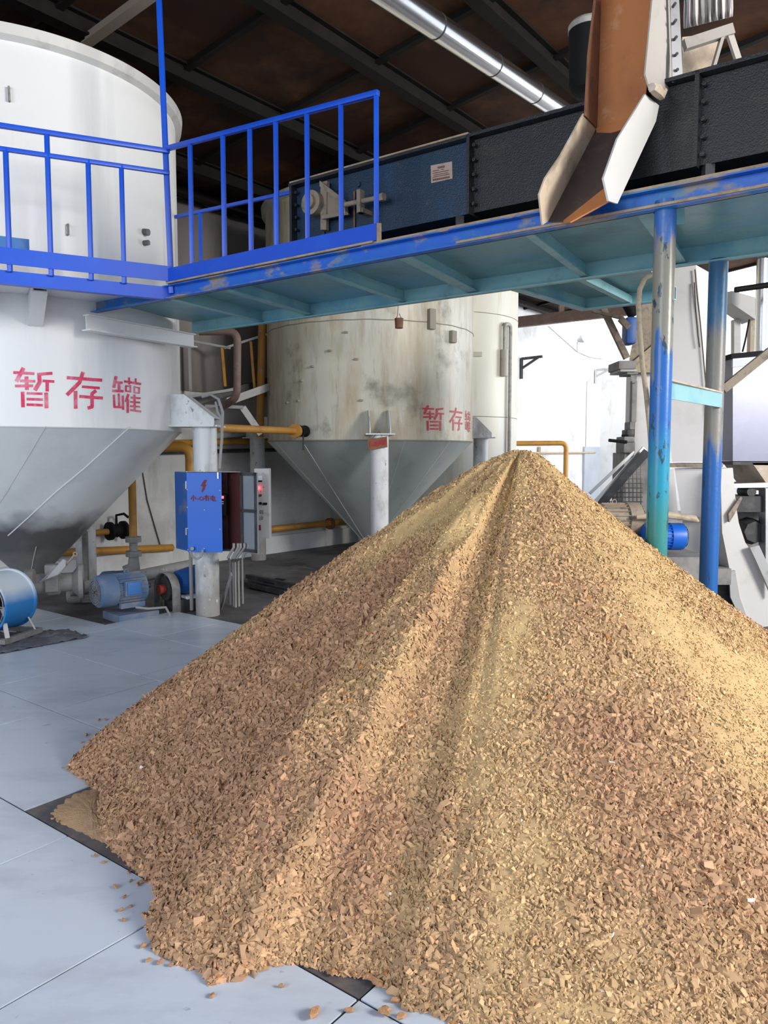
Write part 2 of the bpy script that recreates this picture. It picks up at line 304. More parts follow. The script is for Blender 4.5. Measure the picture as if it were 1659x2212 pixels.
def noise2(x, y, seed=0, oct=4):
    """smooth value noise on arrays"""
    tot = np.zeros_like(x); amp = 1.0; rs = np.random.RandomState(seed)
    for o in range(oct):
        g = rs.rand(64, 64)
        xi = np.floor(x).astype(int); yi = np.floor(y).astype(int); fx = x - xi; fy = y - yi
        fx = fx * fx * (3 - 2 * fx); fy = fy * fy * (3 - 2 * fy)
        a = g[xi % 64, yi % 64]; b = g[(xi + 1) % 64, yi % 64]; c = g[xi % 64, (yi + 1) % 64]; d = g[(xi + 1) % 64, (yi + 1) % 64]
        tot += amp * ((a * (1 - fx) + b * fx) * (1 - fy) + (c * (1 - fx) + d * fx) * fy - 0.5)
        x = x * 2.03 + 11.3; y = y * 2.03 + 5.7; amp *= 0.5
    return tot

# ================================================================ SETTING
# floor: raw concrete with a raised field of pale plates
mb = MB(); mb.box((2, 9, -0.07), (30, 40, 0.10)); struct(mb, 'floor', 'ground')
mb = MB()
def pl(t, k): return V((0.792, -0.61, 0)) * t + V((0.61, 0.792, 0)) * k
AX = (V((0.792, -0.61, 0)), V((0.61, 0.792, 0)), Z)
rows = [(1.644 + 0.787 * i, 1.644 + 0.787 * (i + 1)) for i in range(-5, 5)]
custom = {0: [-4.49, -3.31, -1.36, -0.2], -1: [-4.5, -3.72, -2.94, -2.158, -1.36, -0.57], 1: [-4.49, -3.1], 2: [-6.2, -5.45, -4.7, -3.9], 3: [-5.6, -4.9, -4.2, -3.4]}
dark_slot = None
for i, (k0, k1) in zip(range(-5, 5), rows):
    js = custom.get(i, [])
    t = (js[0] if js else -4.3) - 0.79
    left = []
    while t > -12: left.append(t); t -= 0.79
    t = (js[-1] if js else -4.3) + 0.79
    right = []
    while t < 3.5: right.append(t); t += 0.79
    js = left[::-1] + (js if js else [-4.3]) + right
    for a, b in zip(js[:-1], js[1:]):
        if i == 0 and abs(a + 3.31) < 0.01: dark_slot = (a, b, k0, k1); continue
        if i >= 3 and b < -6.35: continue
        if i == 4 and (a < -5.6): continue
        if i >= 3 and a > -2.0: continue
        g = 0.005
        mb.box(pl((a + b) / 2, (k0 + k1) / 2) + V((0, 0, -0.012)), (b - a - 2 * g, k1 - k0 - 2 * g, 0.024), AX)
struct(mb, 'floor_plates', 'slab')
mb = MB(); mb.prism([pl(-12.0, rows[0][0]), pl(3.4, rows[0][0]), pl(3.4, 4.0), pl(-12.0, 4.0)], Z * -0.01)
mb.bm.transform(Matrix.Translation((0, 0, -0.006))); M['joint'] = mat('dark_joint_dirt', (0.03, 0.03, 0.035), 0.9); struct(mb, 'floor_joints', 'joint')
a, b, k0, k1 = dark_slot
mb = MB(); mb.box(pl((a + b) / 2, (k0 + k1) / 2) + V((0, 0, -0.008)), (b - a - 0.008, k1 - k0 - 0.008, 0.012), AX)
struct(mb, 'floor_dark_plate', 'dark_plate')

# long wall behind the tanks: whitewashed masonry below, corrugated cladding above (left part)
def wallp(bpos, d, z): return BD * bpos + NW * (d - WALL_D) + Z * z
b_corner = 22.2
mb = MB(); mb.prism([wallp(-2, 0, -0.02), wallp(b_corner, 0, -0.02), wallp(b_corner, 0, 5.2), wallp(-2, 0, 5.2)], NW * -0.24)
struct(mb, 'wall_left', 'wall')
mb = MB(); prof = []
for i in range(0, 100):
    s = -1 + i * 0.125; ph = i % 4
    prof.append((s, 0.035 if ph in (1, 2) else 0.004))
top = 5.19; vs = []; fs = []
for s, d in prof: vs += [wallp(s, d, 2.5), wallp(s, d, top)]
for i in range(len(prof) - 1): fs.append((2 * i, 2 * i + 2, 2 * i + 3, 2 * i + 1))
mb.faces(vs, fs); o = struct(mb, 'trim_1', 'wall_metal')
md = o.modifiers.new('thickness', 'SOLIDIFY'); md.thickness = 0.002
# far gable wall
cor = wallp(b_corner, 0, 0); GD = V((0.80, -0.60, 0))
mb = MB(); mb.prism([cor + Z * -0.02, cor + GD * 16 + Z * -0.02, cor + GD * 16 + Z * 7.1, cor + Z * 5.2], BD * 0.24)
struct(mb, 'wall_far', 'wall')
# floor-line plinth of the long wall
mb = MB(); mb.bar(wallp(2, 0.03, 0.12), wallp(15.5, 0.03, 0.12), 0.06, 0.28); struct(mb, 'baseboard_left', 'wall')

# roof: brown panels, then a translucent strip, with steel below
b_sky = NW.cross(Z).dot(V((0, 0, 0)))
q = on_roof(1169, 688); b_sky = BD.dot(V((q.x, q.y, 0)))
def roofp(bpos, d, drop=0.0):
    p = wallp(bpos, d, 0); return V((p.x, p.y, roof_z(p) - drop))
mb = MB(); mb.prism([roofp(-5, -0.3), roofp(b_sky, -0.3), roofp(b_sky, 14.5), roofp(-5, 14.5)], Z * 0.12); struct(mb, 'ceiling', 'roof')
mb = MB(); mb.prism([roofp(b_sky + 0.01, -0.3), roofp(b_corner + 0.4, -0.3), roofp(b_corner + 0.4, 14.5), roofp(b_sky + 0.01, 14.5)], Z * 0.12); struct(mb, 'window_1', 'skylight')
def roof_d(x, y):
    p = on_roof(x, y, 0.12); return NW.dot(V((p.x, p.y, 0))) + WALL_D
beam_ds = [0.35, roof_d(540, 410), roof_d(600, 262), roof_d(830, 165), roof_d(1180, 130)]
for i, d in enumerate(beam_ds):
    mb = MB(); h = 0.16 if i else 0.12
    a_, b_ = roofp(-4, d, 0.0), roofp(b_sky - 0.2, d, 0.0)
    sl = (NW + Z * 0.12).normalized()
    for (dz, ww, hh) in ((-0.012, 0.14, 0.02), (-h / 2 - 0.01, 0.02, h), (-h - 0.012, 0.14, 0.02)):
        mb.bar(a_ + Z * dz, b_ + Z * dz, ww, hh)
    o = struct(mb, 'trim_%d' % (2 + i), 'steel_beam')
mb = MB(); bb = -3.0
while bb < b_sky:
    mb.bar(roofp(bb, 0, 0.03), roofp(bb, 14.4, 0.03), 0.07, 0.06); bb += 1.35
struct(mb, 'trim_8', 'steel_beam')
# cross beam with hanger under the far end of the roof
tb0 = at(1112, 697, 17.2); tb1 = tb0 + GD * 4.6
mb = MB(); mb.bar(tb0, tb1, 0.14, 0.22); mb.bar(tb0 + GD * 1.1 + Z * 0.1, tb0 + GD * 1.1 + Z * 0.45, 0.1, 0.1)
mb.bar(tb0 + GD * 1.6 + Z * 0.1, tb0 + GD * 3.0 + Z * 0.62, 0.1, 0.1)
struct(mb, 'trim_9', 'brown_pipe')
# pale strut under the roof above the left tank
s0 = on_roof(185, 97, 0.25); s1 = on_roof(330, -8, 0.25)
mb = MB(); mb.bar(s0, s1, 0.10, 0.012); mb.bar(s0 + Z * 0.05, s1 + Z * 0.05, 0.012, 0.10)
base_tag(mb, 'roof_strut', 'strut', 'pale steel angle strut under the dark roof above the left white tank', 'strut')

# door and small fittings on the far walls
dp0 = on_k(1260, 965, NW, -WALL_D + 0.02); dp1 = on_k(1294, 966, NW, -WALL_D + 0.02)
dtop = dp0.z
mb = MB(); mb.prism([V((dp0.x, dp0.y, 0)), V((dp1.x, dp1.y, 0)), V((dp1.x, dp1.y, dtop)), V((dp0.x, dp0.y, dtop))], NW * 0.05); struct(mb, 'door_1', 'door_far')
dq0 = on_k(1296, 979, NW, -WALL_D + 0.02); dq1 = on_k(1314, 979, NW, -WALL_D + 0.02)
if BD.dot(dq1) < b_corner: mb = MB(); mb.prism([V((dq0.x, dq0.y, 0)), V((dq1.x, dq1.y, 0)), V((dq1.x, dq1.y, dq0.z)), V((dq0.x, dq0.y, dq0.z))], NW * 0.03); struct(mb, 'door_2', 'chute_cream')

# ================================================================ lettering
def ribbon(mb, pts, wdt, place, step=6.0):
    """stroke of given width laid on a surface by place(x, y)"""
    pts = [V((p[0], p[1], 0)) for p in pts]; sm = [pts[0]]
    for a, b in zip(pts[:-1], pts[1:]):
        n = max(1, int((b - a).length / step))
        sm += [a + (b - a) * (i / n) for i in range(1, n + 1)]
    L, Rr = [], []
    for i, p in enumerate(sm):
        t = (sm[min(i + 1, len(sm) - 1)] - sm[max(i - 1, 0)]).normalized(); n = V((-t.y, t.x, 0)) * (wdt / 2)
        L.append(mb.bm.verts.new(place(p.x + n.x, p.y + n.y))); Rr.append(mb.bm.verts.new(place(p.x - n.x, p.y - n.y)))
    for i in range(len(sm) - 1):
        mb.bm.faces.new((L[i], L[i + 1], Rr[i + 1], Rr[i]))
ZAN = [([(140, 218), (362, 230)], 30), ([(248, 168), (172, 314)], 42), ([(212, 306), (370, 310)], 28), ([(278, 260), (284, 402)], 40), ([(158, 360), (348, 358)], 30),
       ([(392, 238), (552, 226)], 32), ([(412, 240), (418, 320), (366, 406)], 42), ([(448, 306), (572, 313)], 28), ([(497, 316), (497, 418)], 36),
       ([(238, 420), (243, 585)], 38), ([(280, 438), (448, 442)], 26), ([(280, 498), (452, 504)], 28), ([(280, 556), (452, 563)], 28), ([(485, 430), (490, 595)], 40)]
CUN = [([(702, 272), (1075, 300)], 34), ([(875, 212), (838, 322), (704, 456)], 40), ([(795, 412), (797, 600)], 38), ([(862, 368), (1050, 382)], 28),
       ([(1012, 408), (968, 440), (970, 580), (922, 594)], 36), ([(834, 470), (1083, 488)], 32)]
GUAN = [([(1222, 256), (1196, 380)], 32), ([(1210, 320), (1290, 326)], 24), ([(1180, 410), (1300, 416)], 28), ([(1252, 325), (1255, 408)], 28), ([(1250, 440), (1255, 580)], 22),
        ([(1198, 452), (1205, 590)], 24), ([(1200, 580), (1302, 586)], 24), ([(1292, 460), (1296, 612)], 24),
        ([(1305, 310), (1485, 340)], 24), ([(1358, 270), (1360, 345)], 20), ([(1428, 280), (1428, 345)], 20), ([(1325, 352), (1325, 420)], 18), ([(1325, 414), (1380, 420)], 16),
        ([(1372, 350), (1373, 428)], 18), ([(1415, 360), (1415, 436)], 18), ([(1415, 430), (1470, 437)], 16), ([(1465, 372), (1466, 440)], 18), ([(1325, 360), (1378, 363)], 14), ([(1415, 372), (1470, 379)], 14),
        ([(1352, 446), (1324, 530)], 26), ([(1345, 500), (1345, 644)], 26), ([(1375, 482), (1480, 490)], 22), ([(1370, 527), (1475, 535)], 20), ([(1370, 572), (1475, 580)], 20), ([(1370, 612), (1486, 630)], 22), ([(1415, 450), (1418, 615)], 24)]

# ================================================================ TANKS
T1 = V((-3.56, 7.65, 0)); R1 = 1.49
T2 = V((-0.20, 11.2, 0)); R2 = 1.48
T3 = V((1.03, 13.6, 0)); R3 = 1.30
def cyl_hit(x, y, c, r):
    d = ray(x, y); dx, dy = d.x, d.y; A = dx * dx + dy * dy; B = -2 * (dx * c.x + dy * c.y); C = c.x ** 2 + c.y ** 2 - r * r
    t = (-B - math.sqrt(max(0, B * B - 4 * A * C))) / (2 * A); return EYE + d * t
def cyl_sz(x, y, c, r):
    p = cyl_hit(x, y, c, r); return math.atan2(p.y - c.y, p.x - c.x), p.z
def legs(root, c, rr, spots, ztop, rp=0.115, mat_leg='pillar', cover=True):
    for (x, y) in spots:
        p = V((x, y, 0)); d = (p - V((c.x, c.y, 0))); dist = d.length; d.normalize(); sd = V((-d.y, d.x, 0))
        mb = MB(); mb.cyl(p + Z * -0.05, p + Z * (ztop - 0.012), rp, 32); lg = mb.build('leg', mat_leg, root)
        mb = MB(); ax = (d, sd, Z); r0 = rr - 0.02; ro = dist + rp + 0.05
        mb.box(c + d * ((r0 + ro) / 2) + Z * (ztop - 0.006), (ro - r0, 0.36, 0.016), ax)
        h = 0.30
        for s in (-1, 1):
            q = c + sd * (s * 0.125 - 0.006) + Z * ztop
            mb.prism([q + d * (r0 - 0.01), q + d * (ro - 0.04), q + d * (ro - 0.04) + Z * 0.07, q + d * (rr + 0.12) + Z * h, q + d * (r0 - 0.01) + Z * h], sd * 0.012)
        if cover: mb.bar(c + d * (rr + 0.125) + Z * (ztop + h), c + d * (ro - 0.04) + Z * (ztop + 0.07), 0.25, 0.008)
        mb.build('bracket', mat_leg, root)
def cone_seams(mb, c, rr, z0, z1, angs, r=0.006, rt=0.12):
    for a in angs:
        e = V((math.cos(a), math.sin(a), 0)); mb.tube([c + e * (rr + 0.001) + Z * z0, c + e * (rt + 0.001) + Z * z1], r, 6)

# --- left tank
t1 = thing('storage_tank', 'large clean white conical-bottomed tank at left, nearest the camera, with pinkish red characters', 'tank', T1)
ZS, ZT = 1.82, 4.93
mb = MB(); mb.lathe([(R1, ZS), (R1, ZT)], T1, 160); mb.lathe([(R1, ZT), (R1 - 0.05, ZT + 0.004), (0.02, ZT + 0.03)], T1, 160); mb.build('shell', 'tank_white', t1)
mb = MB(); mb.lathe([(0.10, 0.36)] + [(0.10 + (R1 - 0.10) * i / 12, 0.36 + (ZS - 0.36) * i / 12) for i in range(1, 13)], T1, 160); mb.build('cone', 'cone_grey', t1)
mb = MB(); mb.lathe([(R1 - 0.01, ZT - 0.09), (R1 + 0.06, ZT - 0.06), (R1 + 0.07, ZT + 0.02), (R1 - 0.01, ZT + 0.035)], T1, 160); mb.build('rim', 'rim_pale', t1)
mb = MB(); e = 0.006
mb.tube([T1 + V((math.cos(a), math.sin(a), 0)) * (R1 + 0.001) + Z * 3.02 for a in np.linspace(-PI * 0.9, 0.35, 60)], 0.004, 5)
mb.tube([T1 + V((math.cos(a), math.sin(a), 0)) * (R1 + 0.002) + Z * ZS for a in np.linspace(-PI, 0.4, 80)], 0.005, 5)
mb.build('weld_seam', 'weld', t1)
def cone_hit(x, y, c, rr, z0, z1, rt=0.10):
    d = ray(x, y); lo, hi = None, None
    for i in range(2000):
        p = EYE + d * (3 + i * 0.004)
        rad = rt + (rr - rt) * (p.z - z0) / (z1 - z0)
        if math.hypot(p.x - c.x, p.y - c.y) <= rad: return p + V((p.x - c.x, p.y - c.y, 0)).normalized() * 0.006 + Z * -0.004
    return None
for path in ([(280, 921), (235, 962), (180, 1012), (120, 1062), (60, 1118), (18, 1156)], [(98, 920), (60, 985), (15, 1060), (-10, 1100)], [(78, 1180), (72, 1205), (66, 1240)]):
    pts = [cone_hit(x, y, T1, R1, 0.36, ZS) for x, y in path]; pts = [p for p in pts if p]
    if len(pts) > 1:
        mb = MB(); mb.tube(pts, 0.006 if path[0][0] == 280 else 0.003, 6); mb.build('cone_seam', 'weld', t1)
mb = MB()
def pl1(x, y):
    a, z = cyl_sz(x / 4.879, 760 + y / 4.879, T1, R1); return T1 + V((math.cos(a), math.sin(a), 0)) * (R1 + 0.003) + Z * z
for st in ZAN + CUN + GUAN: ribbon(mb, st[0], st[1], pl1)
mb.build('lettering', 'red_paint', t1)['label'] = 'pinkish red stencilled characters'
legs(t1, T1, R1, [(-1.775, 7.60), (-3.66, 9.32), (T1.x - 1.74, T1.y - 0.2)], 1.875, 0.118)
for (x, y, hh) in ((20, 205, 0.10), (145, 497, 0.08)):
    mb = MB(); p = cyl_hit(x, y, T1, R1); n = (p - T1); n.z = 0; n.normalize()
    mb.tube([p + Z * hh / 2, p + n * 0.03 + Z * hh / 2, p + n * 0.03 - Z * hh / 2, p - Z * hh / 2], 0.009, 8); mb.build('lifting_lug', 'grime', t1)
p = cyl_hit(311, 513, T1, R1); n = (p - T1); n.z = 0; n.normalize(); mb = MB()
mb.tube([p - n * 0.01 + Z * 0.05, p + n * 0.05 + Z * 0.04], 0.03, 14); mb.tube([p - n * 0.01 - Z * 0.05, p + n * 0.05 - Z * 0.05], 0.024, 14); mb.build('pipe_stub', 'soot', t1)

# --- middle tank
t2 = thing('storage_tank', 'stained cream conical-bottomed tank in the middle background with dark red characters', 'tank', T2)
ZS2 = 1.77; ZT2 = 4.98
mb = MB(); mb.lathe([(R2, ZS2), (R2, ZT2)], T2, 144); mb.lathe([(R2, ZT2), (0.02, ZT2 + 0.03)], T2, 144); mb.build('shell', 'tank_cream', t2)
mb = MB(); mb.lathe([(0.10, 0.30), (R2, ZS2)], T2, 144); mb.build('cone', 'cone_cream', t2)
mb = MB(); mb.lathe([(R2 - 0.01, ZT2 - 0.08), (R2 + 0.05, ZT2 - 0.06), (R2 + 0.06, ZT2 + 0.02), (R2 - 0.01, ZT2 + 0.035)], T2, 144); mb.build('rim', 'rim', t2)
mb = MB()
zz = cyl_hit(800, 690, T2, R2).z
mb.tube([T2 + V((math.cos(a), math.sin(a), 0)) * (R2 + 0.001) + Z * (zz + 0.003 * math.sin(a * 23)) for a in np.linspace(-PI, 0.3, 70)], 0.007, 5)
mb.tube([T2 + V((math.cos(a), math.sin(a), 0)) * (R2 + 0.002) + Z * ZS2 for a in np.linspace(-PI, 0.3, 70)], 0.009, 5)
mb.build('weld_seam', 'weld_dark', t2)
mb = MB(); cone_seams(mb, T2, R2, ZS2, 0.30, [-2.2, -1.25, -0.75], 0.005, 0.1)
cone_seams(mb, T2, R2, ZS2, 0.30, [-2.62], 0.010, 0.1); mb.build('cone_seam', 'weld', t2)
mb = MB()
a0 = cyl_sz(912, 900, T2, R2)[0]; zc2 = cyl_hit(940, 905, T2, R2).z
scale2 = (math.asin(0.966) - (a0 + PI / 2)) / (1486 - 140)
zz0, zz1 = cyl_hit(940, 877, T2, R2).z, cyl_hit(940, 932, T2, R2).z
def pl2(x, y):
    yy = y - (x - 140) * 0.05
    a = a0 + (x - 140) * 0.000570; z = zz0 + (yy - 168) / (590 - 168) * (zz1 - zz0)
    return T2 + V((math.cos(a), math.sin(a), 0)) * (R2 + 0.003) + Z * z
for st in ZAN + CUN + GUAN: ribbon(mb, st[0], st[1], pl2)
mb.build('lettering', 'red_paint_dark', t2)['label'] = 'dark red stencilled characters'
legs(t2, T2, R2, [(-0.055, 9.50), (1.47, 11.65), (-1.92, 11.62), (-0.34, 12.86)], 1.845, 0.112, 'pillar', False)
for (x, y, l) in ((930, 690, 0.26), (975, 728, 0.16)):
    mb = MB(); p = cyl_hit(x, y, T2, R2); n = (p - T2); n.z = 0; n.normalize(); sd = V((-n.y, n.x, 0))
    mb.box(p + n * 0.03, (0.10, 0.06, l), (sd, n, Z), 0.015); mb.build('inspection_hatch', 'weld_dark', t2)
for (x, y) in ((770, 776), (713, 758), (748, 718), (676, 792), (622, 870), (645, 866), (780, 865), (652, 823)):
    mb = MB(); p = cyl_hit(x, y, T2, R2); n = (p - T2); n.z = 0; n.normalize(); sd = V((-n.y, n.x, 0))
    mb.box(p + n * 0.015, (0.045, 0.04, 0.025), (sd, n, Z), 0.006); mb.build('lifting_lug', 'weld_dark', t2)

# --- rear tank
t3 = thing('storage_tank', 'tall pale tank standing behind the stained cream tank on its right', 'tank', T3)
ZT3 = 4.72
mb = MB(); mb.lathe([(R3, 0.0), (R3, ZT3)], T3, 128); mb.lathe([(R3, ZT3), (0.02, ZT3 + 0.03)], T3, 128); mb.build('shell', 'tank_pale', t3)
mb = MB(); mb.lathe([(R3 - 0.01, ZT3 - 0.10), (R3 + 0.06, ZT3 - 0.07), (R3 + 0.08, ZT3 + 0.02), (R3 - 0.01, ZT3 + 0.035)], T3, 128); mb.build('rim', 'rim', t3)
for z in (3.85, 2.2):
    mb = MB(); mb.tube([T3 + V((math.cos(a), math.sin(a), 0)) * (R3 + 0.001) + Z * z for a in np.linspace(-PI, 0.3, 60)], 0.006, 5); mb.build('weld_seam', 'weld_dark', t3)
pa = cyl_hit(1103, 712, T3, R3 + 0.05); pb = V((pa.x, pa.y, 0.02)); qa = cyl_hit(1090, 715, T3, R3 + 0.05)
mb = MB(); mb.tube(bent([qa - Z * 0.35, qa + Z * 0.12, V((pa.x, pa.y, qa.z + 0.12)), pb], 0.07), 0.03, 10); mb.build('overflow_pipe', 'rim', t3)
mb = MB(); q = V((qa.x, qa.y, qa.z - 0.55)); mb.cyl(q - Z * 0.18, q + Z * 0.25, 0.06, 16); mb.build('level_gauge', 'rim', t3)
mb = MB(); q0 = cyl_hit(1021, 655, T3, R3 + 0.03); mb.tube([q0, V((q0.x, q0.y, 3.5))], 0.02, 8); mb.build('vent_pipe', 'tank_pale', t3); mb = MB(); q1 = cyl_hit(1030, 765, T3, R3 + 0.02)
mb.box(q1, (0.16, 0.06, 0.07)); mb.build('side_nozzle', 'tank_pale', t3)

# ================================================================ WALKWAY
TC = U.dot(V((-1.66, 6.07, 0))); KN, KF = 3.96, 5.12; ZB, ZD = 2.80, 2.90
plat = thing('walkway_platform', 'blue steel walkway running overhead on two round posts, teal underneath', 'walkway', (0.5, 4.9, 0))
TR = 1.3
mb = MB(); tl = TC - 1.08
mb.box(P((tl + TR) / 2, KN + 0.004, (ZB + ZD) / 2), (TR - tl, 0.008, ZD - ZB), (U, N, Z))
for z in (ZB + 0.004, ZD - 0.004): mb.box(P((tl + TR) / 2, KN + 0.008 - 0.03, z), (TR - tl, 0.06, 0.008), (U, N, Z))
mb.build('near_channel', 'blue_worn', plat)
tl2 = U.dot(on_z(420, 718, ZB))
mb = MB(); mb.box(P((tl2 + TR) / 2, KF, (ZB + ZD) / 2 - 0.01), (TR - tl2, 0.008, ZD - ZB + 0.02), (U, N, Z))
mb.box(P((tl2 + TR) / 2, KF - 0.025, ZB - 0.016), (TR - tl2, 0.05, 0.008), (U, N, Z)); mb.build('far_channel', 'teal_light', plat)
mb = MB(); mb.prism([P(tl, KN + 0.01, ZD - 0.006), P(TR, KN + 0.01, ZD - 0.006), P(TR, KF, ZD - 0.006), P(tl2, KF, ZD - 0.006)], Z * 0.006); mb.build('deck_sheet', 'teal', plat)
mb = MB(); mb.bar(P(TC + 1.9, KN - 0.02, ZD + 0.008), P(TR, KN - 0.02, ZD + 0.008), 0.055, 0.014); mb.bar(P(TC + 2.6, KN - 0.055, ZB + 0.012), P(TR, KN - 0.055, ZB + 0.012), 0.02, 0.012)
mb.build('dust_ledge', 'dust', plat)['label'] = 'tan dust lying along the edge'
for (nx, ny, fx, fy, ww) in ((384, 650, 516, 691, .05), (502, 630, 668, 686, .075), (710, 597, 837, 649, .05), (886, 562, 1016, 636, .085), (1150, 512, 1220, 584, .05), (1392, 462, 1425, 545, .08), (1700, 392, 1720, 500, .06)):
    a = U.dot(on_z(nx, ny, ZB)); b = U.dot(on_z(fx, fy, ZB - 0.02))
    mb = MB(); A, B = P(a, KN + 0.01, 0), P(b, KF - 0.008, 0)
    mb.bar(A + Z * (ZB + 0.045), B + Z * (ZB + 0.045), 0.008, 0.088); mb.bar(A + Z * (ZB + 0.004), B + Z * (ZB + 0.004), ww, 0.008)
    mb.build('cross_beam', 'teal_light', plat)
# white end beam beside the left tank
mb = MB(); A, B = at(186, 702, 6.40), at(418, 741, 7.50)
mb.bar(A + Z * 0.02, B + Z * 0.02, 0.01, 0.12); mb.bar(A - Z * 0.04, B - Z * 0.04, 0.10, 0.012); mb.bar(A + Z * 0.08, B + Z * 0.08, 0.07, 0.01); mb.build('end_beam', 'tank_white', plat)['label'] = 'white painted end channel'
# branch of the walkway going back on the right
br0 = on_z(1110, 625, ZB); br1 = on_z(1265, 670, ZB); ta = U.dot(br0); kb = N.dot(br1); tb = U.dot(on_z(1412, 640, ZB)) + 0.1
tm = U.dot(br1)
mb = MB(); mb.prism([P(ta, KF + 0.005, ZD - 0.006), P(tb, KF + 0.005, ZD - 0.006), P(tb, kb, ZD - 0.006), P(tm, kb, ZD - 0.006)], Z * 0.006); mb.build('branch_deck', 'teal', plat)
mb = MB(); mb.bar(P(ta, KF + 0.005, ZB + 0.045), P(tm, kb, ZB + 0.045), 0.01, 0.1); mb.bar(P(ta, KF + 0.005, ZB), P(tm, kb, ZB), 0.07, 0.01)
mb.bar(P(tm, kb, ZB + 0.045), P(tb, kb, ZB + 0.045), 0.01, 0.1); mb.bar(P(tm + .03, kb - .03, ZB), P(tb, kb - .03, ZB), 0.06, 0.01)
mb.bar(P((tm + tb) / 2, KF, ZB + 0.04), P((tm + tb) / 2, kb, ZB + 0.04), 0.05, 0.06); mb.build('branch_frame', 'teal_light', plat)
# posts and their cross tie
p1 = V((1.40, 3.90, 0)); p2 = V((2.075, 4.84, 0))
mb = MB(); mb.cyl(p1 - Z * 0.02, p1 + Z * (ZB + 0.05), 0.053, 32); mb.build('post', 'post_teal', plat)['label'] = 'post nearer the camera, peeling blue to turquoise'
mb = MB(); mb.cyl(p2 - Z * 0.02, p2 + Z * (ZB + 0.0), 0.056, 32); mb.build('post', 'post_blue', plat)['label'] = 'rear post, deep blue with grey dust'
mb = MB(); a = at(1450, 845, 4.0); zb = 1.93; dd = (p2 - p1).normalized()
mb.bar(p1 + dd * 0.045 + Z * zb - Z * 0.0, p2 - dd * 0.0 + Z * (zb + 0.0) + V((0.02, -0.06, 0)), 0.008, 0.09); tie = mb.build('cross_tie', 'teal_light', plat); mb = MB(); mb.bar(p1 + dd * 0.045 + Z * (zb + 0.047), p2 + Z * (zb + 0.047) + V((0.0, -0.06, 0)), 0.05, 0.010); mb.build('dust_layer', 'chute_cream', tie)
# diagonal brace on the right post
mb = MB(); mb.bar(p2 + V((0.05, 0.0, 2.0)), p2 + V((1.05, -0.1, 2.85)), 0.05, 0.05); mb.build('brace', 'dusty_steel', plat)
mb = MB(); mb.bar(p1 + V((0.03, 0.02, ZB)), P(U.dot(p1) + 0.02, KN + 0.28, ZB + 0.06), 0.008, 0.12); mb.build('gusset', 'teal_light', plat)

# left landing in front of the left tank
C0 = P(TC, KN, 0); WD = (on_z(0, 605, ZB) - on_z(360, 640, ZB)); WD.z = 0; WD.normalize(); WN = V((-WD.y, WD.x, 0))
if WN.dot(T1 - C0) < 0: WN = -WN
land = thing('walkway_landing', 'blue edged landing wrapped in front of the left white tank', 'walkway', C0 + WD * 1.2)
LL = 2.6
mb = MB(); q = C0 + WD * LL
mb.bar(C0 + Z * (ZB + 0.045), q + Z * (ZB + 0.045), 0.008, 0.095); mb.bar(C0 + WN * 0.03 + Z * (ZB + 0.002), q + WN * 0.03 + Z * (ZB + 0.002), 0.06, 0.008); mb.build('edge_channel', 'blue', land)
mb = MB(); poly = [C0 + WN * 0.01 + Z * (ZD - 0.01), q + WN * 0.01 + Z * (ZD - 0.01)]
angs = np.linspace(-PI * 0.72, -0.52, 24)
arcp = [T1 + V((math.cos(a), math.sin(a), 0)) * (R1 + 0.004) + Z * (ZD - 0.01) for a in angs]
mb.prism(poly + arcp, Z * 0.006); mb.build('deck_sheet', 'tank_white', land)
for (x, y) in ((75, 660), (-60, 660)):
    mb = MB(); pt = cyl_hit(x, y, T1, R1); n = pt - T1; n.z = 0; n.normalize(); sd = V((-n.y, n.x, 0)); pt = T1 + n * R1
    for s in (-.05, .05):
        g = pt + sd * s; mb.prism([g + Z * (ZD - 0.02), g + n * 0.5 + Z * (ZD - 0.02), g + n * 0.5 + Z * (ZB + 0.03), g + Z * (ZB - 0.16)], sd * 0.008)
    mb.bar(pt + n * 0.5 + Z * (ZB + 0.03), pt + Z * (ZB - 0.16), 0.11, 0.008)
    mb.build('gusset', 'tank_white', land)

# railings
def rail_plane(x, y): return on_k(x, y, N, KN - 0.02)
fr = thing('guard_railing', 'bright blue railing along the near edge of the long walkway', 'railing', P(TC + 1.2, KN - 0.02, ZD))
bt = 0.016
TRE = U.dot(rail_plane(813, 380))
zl, zr = rail_plane(352, 324).z, rail_plane(813, 202).z
def rz(t): return zl + (zr - zl) * (t - TC) / (TRE - TC)
mb = MB(); mb.bar(P(TC, KN - .02, rz(TC)), P(TRE + .016, KN - .02, rz(TRE)), 0.034, 0.034, bev=0.004); mb.build('top_rail', 'blue', fr)
for x in (412, 483, 541, 597, 664, 737, 813):
    t = U.dot(rail_plane(x, 400)); mb = MB(); b0 = ZD + 0.03
    mb.bar(P(t, KN - .02, b0), P(t, KN - .02, rz(t) - 0.016), 0.032, 0.032, bev=0.004); mb.build('baluster', 'blue', fr)
mb = MB(); mb.bar(P(TC, KN - .045, ZD + 0.072), P(TRE + .02, KN - .045, ZD + 0.072), 0.006, 0.105); mb.build('toe_board', 'blue', fr)
mb = MB(); mb.bar(P(TC + 0.02, KN - .04, ZD + 0.012), P(TRE, KN - .04, ZD + 0.012), 0.05, 0.012); mb.bar(P(TRE + .035, KN - .04, ZD + 0.0), P(TRE + .035, KN - .04, ZD + 0.12), 0.03, 0.02)
mb.build('dust_strip', 'dust', fr)
